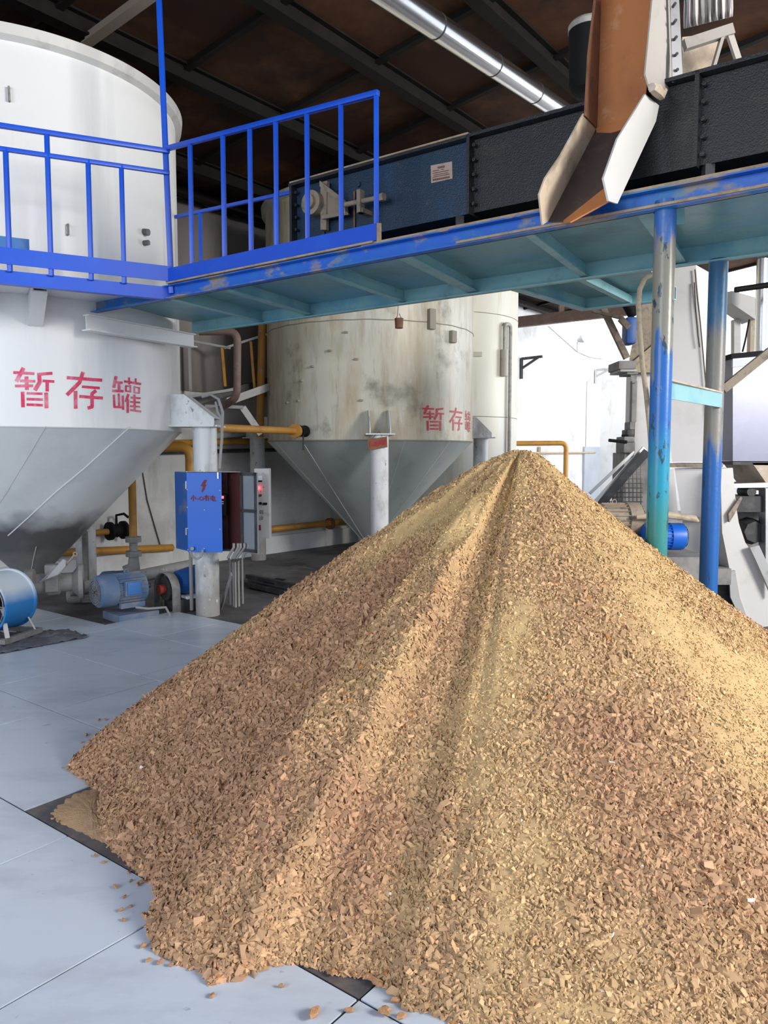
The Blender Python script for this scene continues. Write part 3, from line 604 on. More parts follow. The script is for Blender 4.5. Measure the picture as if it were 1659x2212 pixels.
# landing railing
WK = WN.dot(C0) - 0.02
def wplane(x, y): return on_k(x, y, WN, WK)
lr = thing('guard_railing', 'bright blue railing in front of the left white tank with tall corner post', 'railing', C0 + WD * 1.0 + Z * ZD)
def wline(x0, y0, x1, y1):
    a, b = wplane(x0, y0), wplane(x1, y1); return b + (a - b) * 1.6, b + (b - a).normalized() * 0.07
tr0, tr1 = wline(0, 271, 346, 324); md0, md1 = wline(0, 321, 346, 371)
mb = MB(); mb.bar(tr0, tr1, 0.034, 0.034, bev=0.004); mb.build('top_rail', 'blue', lr)
mb = MB(); mb.bar(md0, md1, 0.03, 0.03, bev=0.004); mb.build('mid_rail', 'blue', lr)
mb = MB(); cpz = roof_z(C0) - 0.02; cpp = C0 - WN * 0.02; mb.bar(cpp + Z * (ZD - 0.06), cpp + Z * cpz + U * -0.10, 0.038, 0.038, bev=0.004); mb.build('corner_post', 'blue', lr)
for (x, ytop) in ((101, 290), (12, 322), (190, 345), (262, 358), (-90, 308)):
    p = wplane(x, ytop); mb = MB(); mb.bar(V((p.x, p.y, ZD - 0.02)), p, 0.03, 0.03, bev=0.004); mb.build('baluster', 'blue', lr)
mb = MB(); q0 = C0 - WN * 0.042; q1 = C0 + WD * LL - WN * 0.042; mb.bar(q0 + Z * (ZD + 0.085), q1 + Z * (ZD + 0.085), 0.006, 0.115); mb.build('toe_board', 'blue', lr)
# rear railing
brl = thing('guard_railing', 'thin blue railing on the far edge of the walkway behind the conveyor end', 'railing', P(TC + 0.3, KF - 0.02, ZD))
def bplane(x, y): return on_k(x, y, N, KF - 0.02)
a, b = bplane(378, 469), bplane(640, 413)
mb = MB(); mb.bar(a, b, 0.03, 0.03, bev=0.003); mb.build('top_rail', 'blue', brl)
for x in (432, 541, 594):
    f_ = (x - 378) / (640 - 378); p = bplane(x, 469 + (413 - 469) * f_); mb = MB(); mb.bar(V((p.x, p.y, ZD)), p, 0.032, 0.032, bev=0.003); mb.build('baluster', 'blue', brl)
# small blue beam end and dark box in front of the left tank
p = wplane(28, 510) + WN * 0.25
mb = MB(); mb.bar(p - WD * 0.12, p + WD * 0.9, 0.05, 0.095); base_tag(mb, 'steel_bar', 'motor_bright', 'short bright blue steel bar behind the railing at the left edge', 'bar')

# ================================================================ CONVEYOR
KC = 4.33
def cpt(x, y): return on_k(x, y, N, KC)
cl, cr_ = cpt(638, 540), cpt(1024, 466)
czb = cl.z; czt = cpt(636, 408).z
tL = U.dot(cl); tJ = U.dot(cpt(1020, 390)); tE = 1.6
czb = max(czb, ZD + 0.05)
conv = thing('chain_conveyor', 'dark blue boxed conveyor lying along the overhead walkway, blackened towards the right', 'conveyor', P((tL + tE) / 2, KC + 0.22, ZD))
mb = MB(); mb.box(P((tL + tJ) / 2, KC + 0.22, (czb + czt) / 2), (tJ - tL, 0.44, czt - czb), (U, N, Z)); mb.build('tail_casing', 'conv', conv)
mb = MB(); mb.box(P((tE + tJ) / 2, KC + 0.22, (czb + czt) / 2), (tE - tJ, 0.44, czt - czb), (U, N, Z)); mb.build('casing', 'conv_black', conv)
mb = MB(); mb.box(P((tL + tE) / 2, KC + 0.2, czt + 0.012), (tE - tL + .02, 0.52, 0.02), (U, N, Z)); mb.build('lid', 'conv_black', conv)
mb = MB(); mb.box(P((tL + tJ) / 2, KC - 0.035, czt + 0.026), (tJ - tL, 0.05, 0.012), (U, N, Z)); mb.build('dust_strip', 'dust', conv)
for t in (tL + 0.01, tJ, tJ + 1.35):
    mb = MB(); mb.box(P(t, KC + 0.2, (czb + czt) / 2), (0.022, 0.52, czt - czb + 0.04), (U, N, Z))
    for i in range(5): 
        q = P(t + 0.03, KC - 0.02, czb + (i + 0.5) * (czt - czb) / 5); mb.cyl(q, q - N * 0.02, 0.012, 8)
    mb.build('joint_flange', 'conv_black', conv)
mb = MB(); mb.box(P((tL + tE) / 2, KC + 0.32, (czb + ZD) / 2), (tE - tL - 0.4, 0.16, czb - ZD), (U, N, Z)); mb.build('return_trough', 'black', conv)
for t in (tL + 0.55, tJ - 0.1, tJ + 1.4):
    mb = MB(); mb.bar(P(t, KC + 0.02, ZD), P(t, KC + 0.02, czb), 0.05, 0.05); mb.bar(P(t - 0.1, KC + 0.04, ZD + 0.03), P(t + 0.12, KC + 0.04, ZD + 0.03), 0.05, 0.05); mb.build('support_foot', 'dark', conv)
# tensioner on the tail
tp = cpt(690, 445); ten = None
mb = MB(); q = tp - N * 0.02
mb.cyl(tp, tp - N * 0.10, 0.085, 28); mb.cyl(tp - N * 0.10, tp - N * 0.13, 0.05, 24); ten = mb.build('tail_bearing', 'dusty_steel', conv)
mb = MB()
pp = [cpt(x, y) - N * 0.05 for (x, y) in ((702, 398), (716, 395), (714, 500), (702, 500))]
mb.sheet(pp, 0.03)
mb.sheet([cpt(x, y) - N * 0.09 for (x, y) in ((708, 398), (760, 438), (757, 446), (708, 410))], 0.02)
mb.sheet([cpt(x, y) - N * 0.09 for (x, y) in ((712, 472), (764, 462), (770, 470), (712, 480))], 0.02)
mb.sheet([cpt(x, y) - N * 0.04 for (x, y) in ((712, 412), (756, 444), (756, 466), (712, 474))], 0.02)
mb.sheet([cpt(x, y) - N * 0.10 for (x, y) in ((752, 438), (762, 440), (766, 470), (754, 468))], 0.03)
mb.build('tension_bracket', 'dusty_steel', conv)
mb = MB(); a, b = cpt(756, 452) - N * 0.10, cpt(846, 434) - N * 0.10
mb.cyl(a, b, 0.017, 14); q = cpt(798, 444) - N * 0.10; mb.box(q, (0.03, 0.05, 0.15), (U, N, Z)); mb.box(q + V((0, 0, -0.06)) + N * 0.05, (0.05, 0.12, 0.03), (U, N, Z)); mb.cyl(cpt(838, 436) - N * .1, b + (b - a).normalized() * 0.01, 0.026, 6)
mb.build('tension_screw', 'dusty_steel', conv)
mb = MB()
for (x, y) in ((776, 399), (720, 545 - 30), (742, 515), (700, 505), (780, 508)):
    q = cpt(x, y); mb.cyl(q, q - N * 0.015, 0.018, 8)
mb.build('bolt_head', 'conv', conv)
q0 = cpt(766, 415) - N * 0.004; q1 = cpt(766, 500) - N * 0.004
mb = MB(); mb.bar(q0, q1, 0.012, 0.03); mb.build('slot_bar', 'rust_dark', conv)
# nameplate
npc = [cpt(x, y) - N * 0.004 for (x, y) in ((931, 358), (977, 349), (978, 386), (932, 396))]
mb = MB(); mb.sheet(npc, 0.004); plate = mb.build('nameplate', 'plate', conv)
mb = MB(); ex = npc[1] - npc[0]; ey = npc[3] - npc[0]
for (r, a, b_, hgt) in ((0.16, 0.34, 0.66, 0.10), (0.34, 0.10, 0.40, 0.03), (0.34, 0.5, 0.62, 0.03), (0.46, 0.10, 0.86, 0.025), (0.58, 0.14, 0.8, 0.025), (0.68, 0.10, 0.88, 0.025)):
    s_ = npc[0] + ey * r - N * 0.006; mb.sheet([s_ + ex * a, s_ + ex * b_, s_ + ex * b_ + ey * hgt, s_ + ex * a + ey * hgt], 0.001)
for i in range(9):
    s_ = npc[0] + ey * 0.80 + ex * (0.10 + i * 0.09) - N * 0.006; mb.sheet([s_, s_ + ex * 0.06, s_ + ex * 0.06 + ey * 0.1, s_ + ey * 0.1], 0.001)
mb.build('nameplate_print', 'rust_dark', plate)

# ================================================================ DISCHARGE CHUTE
ch = thing('discharge_chute', 'bent open chute of rusty and white steel hanging over the heap', 'chute', at(1300, 440, 4.0))
def S(pts, name, m, th=0.006, par=None):
    mb = MB(); mb.sheet([at(*q) for q in pts], th); return mb.build(name, m, par or ch)
S([(1298, -70, 4.44), (1418, -70, 4.27), (1392, 245, 4.17), (1287, 278, 4.32)], 'back_panel', 'rust', 0.008)
S([(1298, -70, 4.44), (1290, -70, 4.27), (1268, 120, 4.18), (1261, 250, 4.10), (1287, 278, 4.32)], 'left_cheek', 'rust_dark', 0.008)
S([(1416, -70, 4.08), (1452, -70, 4.40), (1456, 188, 4.30), (1447, 196, 4.26), (1406, 198, 3.96), (1394, 160, 3.96)], 'right_cheek', 'cheek', 0.008)
mb = MB(); mb.sheet([at(1446, -70, 4.24), at(1464, -70, 4.26), at(1475, 172, 4.20), at(1453, 178, 4.18)], 0.006)
fl_ = mb.build('bolt_flange', 'galv', ch)
for y in (10, 46, 82, 118, 152):
    q = at(1449 + (y + 70) * 0.036 + 5, y, 4.19); mb = MB(); mb.cyl(q + V((0, 0.02, 0)), q - V((0, 0.012, 0)), 0.008, 8); mb.build('bolt', 'dark', fl_)
S([(1261, 245, 4.10), (1287, 280, 4.32), (1184, 478, 3.98), (1172, 486, 3.84), (1165, 421, 3.76), (1178, 385, 3.82), (1212, 335, 3.9)], 'spout_left_cheek', 'chute_cream', 0.008)
S([(1287, 280, 4.32), (1390, 262, 4.19), (1325, 405, 3.94), (1216, 478, 3.98), (1184, 478, 3.98)], 'spout_floor', 'chute_inside', 0.008)
S([(1216, 477, 3.955), (1308, 404, 3.92), (1314, 434, 3.84), (1232, 479, 3.87)], 'spout_lip', 'rust', 0.008)
S([(1394, 203, 3.98), (1424, 228, 4.20), (1417, 262, 4.17), (1334, 440, 3.86), (1315, 434, 3.76), (1304, 385, 3.74), (1334, 300, 3.86)], 'spout_right_cheek', 'chute_white', 0.010)
S([(1287, 276, 4.31), (1392, 244, 4.16), (1388, 266, 4.14), (1290, 296, 4.29)], 'bend_flange', 'rust', 0.006)
mb = MB(); mb.tube([at(1408, 188, 3.95), at(1420, 196, 4.02), at(1428, 206, 4.1), at(1436, 196, 4.18)], [0.02, 0.03, 0.024, 0.015], 7); mb.build('crumpled_joint', 'chute_cream', ch)

# ================================================================ CHIP HEAP
APX = V((0.76, 4.22)); H0 = 1.625
feet = [(150, 1660), (195, 1690), (222, 1715), (212, 1760), (222, 1800), (255, 1838), (330, 1900), (345, 1940), (322, 1990), (335, 2050), (400, 2085), (446, 2100), (452, 2124), (520, 2112), (590, 2085), (650, 2078), (720, 2100), (800, 2110), (850, 2140), (875, 2175), (930, 2185), (985, 2212)]
tab = []
for q in feet:
    p = on_z(*q); d = V((p.x, p.y)) - APX; tab.append((math.atan2(d.y, d.x), d.length))
tab.sort()
tab = [(-PI, tab[-1][1])] if False else tab
amin = tab[0][0]
ext = [(-1.35, 2.30), (-0.9, 2.25), (-0.4, 2.16), (0.0, 2.12), (0.8, 2.15), (1.6, 2.25), (2.4, 2.30), (2.85, 2.33)]
allp = [(a, r) for a, r in tab if a < -1.5 or a > 2.9] + ext
allp += [(a + 2 * PI, r) for a, r in allp] + [(a - 2 * PI, r) for a, r in allp]
allp.sort(); AA = np.array([a for a, r in allp]); RA = np.array([r for a, r in allp])
AF = np.linspace(-PI, PI, 1441); RF = np.interp(AF, AA, RA)
ker = np.exp(-0.5 * (np.arange(-160, 161) / 55.0) ** 2); ker /= ker.sum()
RS = np.convolve(np.concatenate([RF[:-1][-160:], RF[:-1], RF[:161]]), ker, 'valid')[:1441]       # smooth radius for the body
def heap_h(x, y):
    dx, dy = x - APX.x, y - APX.y; r = np.hypot(dx, dy); a = np.arctan2(dy, dx)
    rs = np.interp(a, AF, RS); rf = np.interp(a, AF, RF)
    s = H0 / rs
    h = H0 - s * (np.sqrt(r * r + 0.13 ** 2) - 0.13)
    h += 0.010 * noise2(a * 4 + 20, r * 1.6 + 3, 3, 4) * np.clip((r - 0.2) / 0.8, 0, 1) * np.clip((rs - r) / 0.5 + 0.25, 0, 1) * 1.3
    wob = 0.25 * noise2(x * 1.7 + 70, y * 1.7 + 70, 8, 2)
    h += 0.030 * noise2(a * 5.5 + wob * 4 + 60, r * 2.2 + 30, 31, 4) * np.clip((r - 0.15) / 0.5, 0, 1) * np.clip((rs - r) / 0.3 + 0.3, 0, 1)
    h += 0.032 * noise2(x * 6 + 40, y * 6 + 40, 5, 4)
    edge = rf - r                              # thin spill out to the real foot line
    h = np.maximum(h, np.clip(edge * 0.30, -0.05, 0.03))
    h = np.minimum(h, np.clip(edge, 0, 9) * 0.75 + 0.008)
    h = np.where(edge < 0, np.minimum(h, edge * 0.5), h)
    return h
def tone(x, y):
    """0 = fine pale yellow, 1 = coarse reddish brown; material patches, plus shade of the left slope painted as brown"""
    dx, dy = x - APX.x, y - APX.y; a = np.arctan2(dy, dx); r = np.hypot(dx, dy)
    n = noise2(a * 4 + 50 + 0.6 * noise2(x * 2 + 10, y * 2 + 10, 17, 2), r * 1.3 + 9, 12, 4) * 1.0 + noise2(x * 2.6 + 30, y * 2.6 + 30, 15, 4) * 0.8
    base = 0.20 + 0.50 * np.clip((r - 0.7) / 1.3, 0, 1) - 0.16 * np.clip((x - 0.9) / 0.8, 0, 1) + 0.55 * np.clip((0.55 - x) / 1.0, 0, 1)  # last term puts the shade of the left slope into the colour
    return np.clip(base + n * 0.75, 0, 1)
nA, nR = 720, 260
aa = np.linspace(-PI, PI, nA, endpoint=False); rr = np.linspace(0, 1, nR) ** 0.9
gA, gR = np.meshgrid(aa, rr, indexing='ij'); rf = np.interp(gA, AF, RF)
gr = gR * (rf + 0.02); gx = APX.x + gr * np.cos(gA); gy = APX.y + gr * np.sin(gA); gz = np.maximum(heap_h(gx, gy), -0.02)
fine = noise2(gx * 42 + 100, gy * 42 + 100, 9, 3) * (0.006 + 0.020 * tone(gx, gy)); gz = np.where(gz > 0.0, gz + fine * np.clip(gz / 0.03, 0, 1), gz)
bv = np.stack([gx, gy, gz], -1).reshape(-1, 3)
ia = np.arange(nA); ir = np.arange(nR - 1); IA, IR = np.meshgrid(ia, ir, indexing='ij'); IB = (IA + 1) % nA
bq = np.stack([IA * nR + IR, IA * nR + IR + 1, IB * nR + IR + 1, IB * nR + IR], -1).reshape(-1, 4)
rs_ = np.random.RandomState(4)
NC = 330000
# sample heap surface, more on the side towards the camera
a_s = np.where(rs_.rand(NC) < 0.93, rs_.uniform(-PI * 1.10, 0.12, NC), rs_.uniform(-PI, PI, NC)); a_s = (a_s + PI) % (2 * PI) - PI
rfs = np.interp(a_s, AF, RF); r_s = rfs * np.sqrt(rs_.rand(NC)) * 1.004
cx = APX.x + r_s * np.cos(a_s); cy = APX.y + r_s * np.sin(a_s); cz = np.maximum(heap_h(cx, cy), 0)
tn = tone(cx, cy)
keep = rs_.rand(NC) < (0.35 + 0.65 * tn); cx, cy, cz, tn = cx[keep], cy[keep], cz[keep], tn[keep]; NC = len(cx)
e_ = 0.02; sxn = -(heap_h(cx + e_, cy) - heap_h(cx - e_, cy)) / (2 * e_); syn = -(heap_h(cx, cy + e_) - heap_h(cx, cy - e_)) / (2 * e_)
nrm = np.stack([np.clip(sxn, -1.2, 1.2), np.clip(syn, -1.2, 1.2), np.ones(NC)], -1); nrm += rs_.normal(0, 0.55, (NC, 3)); nrm /= np.linalg.norm(nrm, axis=1)[:, None]
tg = rs_.normal(0, 1, (NC, 3)); tg -= nrm * (tg * nrm).sum(1)[:, None]; tg /= np.linalg.norm(tg, axis=1)[:, None]; bt_ = np.cross(nrm, tg)
size = np.clip(np.exp(rs_.normal(-0.12, 0.30, NC)), 0.4, 1.9) * (0.0034 + 0.0072 * tn)
ln = size * rs_.uniform(0.8, 1.9, NC); wd = size * rs_.uniform(0.35, 0.85, NC); th = size * rs_.uniform(0.15, 0.40, NC); bend = size * rs_.uniform(-0.4, 1.0, NC)
sgn = np.array([[-1, -.6, 0], [-1, .6, 0], [0, -1, 0], [0, 1, 0], [1, -.55, 0], [1, .55, 0]])
ctr = np.stack([cx, cy, cz + size * 0.25], -1); cvs = []
for lay in (1, -1):
    for (s1, s2, _) in sgn:
        j1 = s1 * rs_.uniform(0.65, 1.15, NC); j2 = s2 * rs_.uniform(0.45, 1.25, NC) + 0.3 * rs_.normal(0, 1, NC) * abs(s1)
        v = ctr + tg * (ln * j1)[:, None] + bt_ * (wd * j2)[:, None] + nrm * (lay * th * 0.5 + bend * (1 - s1 * s1))[:, None]
        cvs.append(v)
cv = np.stack(cvs, 1).reshape(-1, 3)
fl = np.array([[0, 2, 3, 1], [2, 4, 5, 3], [6, 7, 9, 8], [8, 9, 11, 10], [0, 1, 7, 6], [4, 10, 11, 5], [0, 6, 8, 2], [2, 8, 10, 4], [1, 3, 9, 7], [3, 5, 11, 9]])
cq = (np.arange(NC)[:, None, None] * 12 + fl[None]).reshape(-1, 4) + len(bv)
def colr(tn, rnd):
    c0 = np.array([0.66, 0.46, 0.22]); c1 = np.array([0.43, 0.248, 0.140])
    c = c0[None] * (1 - tn[:, None]) + c1[None] * tn[:, None]; return c * rnd[:, None]
bc = colr(tone(bv[:, 0], bv[:, 1]), 0.86 + 0.10 * noise2(bv[:, 0] * 30 + 9, bv[:, 1] * 30 + 9, 21, 2))
cc = colr(tn, np.exp(rs_.normal(0.02, 0.17, NC))); wh = rs_.rand(NC) < 0.0006; cc[wh] = (0.85, 0.83, 0.78); og = rs_.rand(NC) < 0.002; cc[og] = (0.50, 0.20, 0.06)
allv = np.concatenate([bv, cv]).astype(np.float32); allq = np.concatenate([bq, cq]).astype(np.int32)
allc = np.concatenate([bc, np.repeat(cc, 12, 0)]); allc = np.concatenate([np.clip(allc, 0, 1), np.ones((len(allc), 1))], 1).astype(np.float32)
org = np.array([APX.x, APX.y, 0], np.float32)
me = bpy.data.meshes.new('chip_heap'); me.vertices.add(len(allv)); me.vertices.foreach_set('co', (allv - org).ravel())
me.loops.add(allq.size); me.loops.foreach_set('vertex_index', allq.ravel()); me.polygons.add(len(allq))
me.polygons.foreach_set('loop_start', np.arange(0, allq.size, 4, dtype=np.int32)); me.polygons.foreach_set('loop_total', np.full(len(allq), 4, np.int32))
me.update(calc_edges=True)
shp = me.attributes.new('sharp_face', 'BOOLEAN', 'FACE'); sf = np.ones(len(allq), bool); sf[:len(bq)] = False; shp.data.foreach_set('value', sf)
at_ = me.attributes.new('tint', 'FLOAT_COLOR', 'POINT'); at_.data.foreach_set('color', allc.ravel())
me.materials.append(M['chips']); heap = bpy.data.objects.new('chip_heap', me); COL.objects.link(heap); heap.location = org
tag(heap, 'tall conical heap of tan plant flakes spread over the pale floor', 'heap', kind='stuff')

# thin fan of fine meal on the dark plate
mb = MB(); ring_ = [(112, 1758), (122, 1742), (150, 1722), (180, 1706), (215, 1700), (240, 1760), (262, 1840), (225, 1822), (195, 1808), (160, 1790), (128, 1778)]
ctr_ = on_z(200, 1762, 0.0); nr = 14; vs = []; fs = []; m_ = len(ring_) * 6
out_ = []
for i in range(len(ring_)):
    p, q = on_z(*ring_[i]), on_z(*ring_[(i + 1) % len(ring_)])
    out_ += [p + (q - p) * (j / 6) for j in range(6)]
for i, p in enumerate(out_):
    p = p + (p - ctr_) * R.uniform(-0.04, 0.06)
    for j in range(nr):
        f_ = j / (nr - 1); v_ = ctr_ * (1 - f_) + p * f_; vs.append(V((v_.x, v_.y, 0.022 * (1 - f_ ** 2) + R.uniform(-.001, .0025) - 0.003)))
for i in range(m_):
    for j in range(nr - 1): fs.append((i * nr + j, i * nr + j + 1, ((i + 1) % m_) * nr + j + 1, ((i + 1) % m_) * nr + j))
mb.faces(vs, fs); M['meal'] = mat('fine_tan_meal', (0.47, 0.30, 0.16), 0.9, 0, [((0.33, 0.20, 0.11), 9, 0.5, 0.7, 0.7)], (140, 0.8, 0.006))
base_tag(mb, 'meal_spill', 'meal', 'thin fan of fine tan meal on the corner of the dark floor plate', 'spill')['kind'] = 'stuff'

# crumbs lying loose on the floor
spots = [(187, 1589), (174, 1605), (228, 1556), (214, 1557), (251, 1553), (283, 1905), (306, 1908), (297, 1914), (278, 1887), (249, 1919), (269, 1940), (262, 1969), (282, 1960), (311, 1980), (268, 1990), (113, 1771), (125, 1776), (206, 1851), (225, 1865), (310, 2047), (320, 2077), (346, 2082), (416, 2094), (608, 2134), (678, 2196), (720, 2105), (764, 2106), (794, 2115), (800, 2117), (815, 2130), (755, 2187), (832, 2193), (866, 2200), (855, 2166), (459, 2154), (370, 2088), (330, 2000)]
def crumb_mesh(seed):
    q = random.Random(seed); mb = MB(); bmesh.ops.create_icosphere(mb.bm, subdivisions=2, radius=1)
    for v in mb.bm.verts:
        n = 1 + 0.35 * math.sin(v.co.x * 3 + seed) * math.cos(v.co.y * 4 + seed * 2) + q.uniform(-0.12, 0.12)
        v.co = V((v.co.x * n * 1.25, v.co.y * n * 0.8, v.co.z * n * 0.62))
    zmin = min(v.co.z for v in mb.bm.verts)
    for v in mb.bm.verts: v.co.z -= zmin
    return mb
M['crumb'] = mat('brown_crumb', (0.46, 0.25, 0.12), 0.85, 0, [((0.32, 0.15, 0.07), 3, 0.45, 0.6, 0.8)])
protos = []
for i, (x, y) in enumerate(spots):
    if i < 4:
        o = crumb_mesh(i + 2).build('loose_crumb', 'crumb'); protos.append(o)
    else:
        o = protos[i % 4].copy(); COL.objects.link(o)
    s = R.uniform(0.006, 0.011) * (1.7 if y > 2100 and 660 < x < 870 else 1.0)
    o.scale = (s, s * R.uniform(0.7, 1.2), s); o.location = on_z(x, y, 0.0); o.rotation_euler = (0, 0, R.uniform(0, 6))
    tag(o, 'small brown crumb of plant flake lying loose on the floor beside the heap', 'crumb', 'loose crumbs on the floor round the heap')

# ================================================================ CABINETS ON THE LEFT TANK'S PILLAR
YF = 7.30
cab = thing('electrical_cabinet', 'bright blue electrical cabinet with red warning mounted on the white pillar, one door open', 'cabinet', at(440, 1185, YF + 0.1))
FD = V((0.992, -0.05, 0)).normalized()                     # along the front
a_ = at(402, 1020, YF); b_ = a_ + FD * 0.335; zt_, zb_ = a_.z, at(402, 1190, YF).z
BK = V((-0.62, 0.78, 0)).normalized()                     # depth direction: left side is visible
dep = 0.27
A0, A1 = V((a_.x, a_.y, 0)), V((b_.x, b_.y, 0)); A2 = A0 + FD * 0.525
def wallq(p, q, z0, z1, th, nm, m, par): 
    mb = MB(); mb.prism([p + Z * z0, q + Z * z0, q + Z * z1, p + Z * z1], th); return mb.build(nm, m, par)
wallq(A0, A0 + BK * dep, zb_, zt_, FD * 0.004, 'side_panel', 'cab_blue_dull', cab)
wallq(A2, A2 + BK * dep, zb_, zt_, FD * -0.004, 'side_panel', 'cab_in', cab)
wallq(A0 + BK * dep, A2 + BK * dep, zb_, zt_, BK * -0.004, 'back_panel', 'cab_in', cab)
for z in (zt_, zb_ - 0.004):
    mb = MB(); mb.prism([A0 + Z * z, A2 + Z * z, A2 + BK * dep + Z * z, A0 + BK * dep + Z * z], Z * 0.004); mb.build('top_panel' if z == zt_ else 'bottom_panel', 'panel_grey', cab)
fdoor = wallq(A0 + BK * -0.012, A1 + BK * -0.012, zb_ - 0.012, zt_ - 0.004, BK * 0.010, 'closed_door', 'cab_blue', cab)
DN = FD.cross(Z).normalized()
if DN.y > 0: DN = -DN
KD = DN.dot(A0 + BK * -0.012)
def pcab(x, y, off=0.0025):
    d = ray(340 + x / 5.925, 980 + y / 5.925); t = (KD + off) / (DN.x * d.x + DN.y * d.y); return EYE + d * t
mb = MB()
XIAO = [([(462, 530), (462, 606), (452, 600)], 13), ([(446, 548), (430, 586)], 13), ([(478, 550), (496, 586)], 13)]
XIN = [([(520, 570), (526, 594)], 12), ([(540, 552), (546, 592), (580, 596), (584, 582)], 12), ([(556, 544), (564, 562)], 12), ([(578, 556), (594, 582)], 12)]
YOU = [([(598, 546), (668, 546)], 12), ([(634, 528), (602, 584)], 12), ([(624, 562), (624, 608)], 11), ([(624, 562), (656, 562), (656, 606)], 11), ([(626, 577), (654, 577)], 8), ([(626, 591), (654, 591)], 8)]
DIAN = [([(684, 548), (684, 592)], 11), ([(684, 550), (732, 550), (732, 592)], 11), ([(684, 570), (732, 570)], 9), ([(684, 590), (732, 590)], 10), ([(708, 530), (708, 606), (746, 606), (746, 592)], 12)]
for st in XIAO + XIN + YOU + DIAN: ribbon(mb, st[0], st[1], pcab)
bolt_poly = [(600, 333), (636, 335), (612, 393), (629, 398), (606, 440), (614, 444), (576, 498), (562, 488), (582, 420), (550, 412)]
bvv = [mb.bm.verts.new(pcab(x, y)) for x, y in bolt_poly]
for t3_ in tessellate_polygon([[V((x, y, 0)) for x, y in bolt_poly]]): mb.bm.faces.new([bvv[i] for i in t3_])
M['warn_red'] = mat('dark_red_warning_paint', (0.17, 0.008, 0.022), 0.6)
mb.build('warning_sign', 'warn_red', fdoor)['label'] = 'dark red lightning bolt and warning characters'
for (x, y) in ((380, 232), (600, 232), (382, 460), (384, 686), (388, 956), (602, 718), (800, 470), (802, 966), (392, 1228), (598, 1214)):
    q = pcab(x, y, 0); mb = MB(); mb.cyl(q, q + DN * 0.006, 0.0045, 8); mb.build('rivet', 'paper', fdoor)
mb = MB(); q = pcab(778, 240); mb.bar(q + DN * 0.01, pcab(780, 320) + DN * 0.01, 0.012, 0.012); mb.build('handle', 'galv', fdoor)
mb = MB()
for (x, y0_, y1_) in ((352, 350, 450), (356, 950, 1040)):
    q0 = pcab(x + 14, y0_); q1 = pcab(x + 14, y1_); mb.cyl(q0, q1, 0.008, 8)
mb.build('hinge', 'galv', cab)
# open half door, hinged at the right
OD = V((0.80, -0.60, 0)).normalized(); H0_ = A2 + BK * -0.005; H1_ = H0_ + OD * 0.215
odoor = wallq(H0_, H1_, zb_ - 0.01, zt_, OD.cross(Z) * -0.018, 'open_door', 'door_grey', cab)
on = OD.cross(Z).normalized(); on = on if on.y < 0 else -on
mb = MB(); o2 = on * 0.008
for (z0, z1, s0_, s1_) in ((zb_, zt_, 0.0, 0.03), (zb_, zt_, 0.19, 0.215), (zt_ - 0.03, zt_, 0, 0.215), (zb_, zb_ + 0.03, 0, 0.215), ((zb_ + zt_) / 2 + 0.0, (zb_ + zt_) / 2 + 0.03, 0, 0.215)):
    mb.prism([H0_ + OD * s0_ + o2 + Z * z0, H0_ + OD * s1_ + o2 + Z * z0, H0_ + OD * s1_ + o2 + Z * z1, H0_ + OD * s0_ + o2 + Z * z1], on * 0.006)
mb.build('door_frame', 'dark', odoor)
# drive inside
q = A0 + FD * 0.38 + BK * 0.13; zq0, zq1 = at(490, 1113, YF + 0.1).z, at(490, 1067, YF + 0.1).z
mb = MB(); mb.box(V((q.x + .03, q.y, (zq0 + zq1) / 2)), (0.075, 0.10, zq1 - zq0), None, 0.006); drv = mb.build('motor_drive', 'black', cab)
mb = MB(); mb.box(V((q.x + .03, q.y - 0.053, zq1 - 0.028)), (0.04, 0.006, 0.024)); mb.build('red_display', 'red_light', drv)
mb = MB()
for i in range(2): mb.box(V((q.x + .03, q.y - 0.052, zq1 - 0.07 - i * 0.02)), (0.035, 0.004, 0.010))
mb.build('keypad', 'paper', drv)

# grey control panel to the right
pan = thing('control_panel', 'narrow grey control box with red lamp and push buttons beside the blue cabinet', 'control box', at(566, 1165, 7.45))
x0p, x1p = at(552, 1090, 7.45), at(579, 1090, 7.45); zt2, zb2 = at(560, 1012, 7.45).z, at(560, 1163, 7.45).z
mb = MB(); mb.box(V(((x0p.x + x1p.x) / 2, 7.45 + 0.075, (zt2 + zb2) / 2)), (x1p.x - x0p.x + 0.02, 0.15, zt2 - zb2), None, 0.006); mb.build('box', 'panel_grey', pan)
def onpan(x, y): p = at(x, y, 7.45); return V((p.x, 7.45, p.z))
mb = MB(); p = onpan(561, 1033); mb.box(p, (0.045, 0.012, 0.045)); mtr = mb.build('meter', 'paper', pan)
mb = MB(); mb.box(p + V((0, -0.003, -0.028)), (0.047, 0.014, 0.014)); mb.build('meter_base', 'black', mtr)
mb = MB(); p = onpan(558, 1054); mb.cyl(p + V((0, 0.005, 0)), p - V((0, 0.025, 0)), 0.016, 16); mb.build('red_lamp', 'red_light', pan)
for (x, y, m_) in ((563, 1070, 'dark'), (563, 1087, 'black')):
    mb = MB(); p = onpan(x, y); mb.cyl(p + V((0, .005, 0)), p - V((0, 0.022, 0)), 0.013, 14); mb.build('push_button', m_, pan)
mb = MB(); p = onpan(573, 1088); mb.bar(p - V((0.02, .012, 0)), p + V((0.02, -.012, 0)), 0.02, 0.02); mb.build('selector_switch', 'black', pan)
def ppan(x, y): p = at(340 + x / 5.925, 980 + y / 5.925, 7.45); return V((p.x, 7.4485, p.z))
mb = MB()
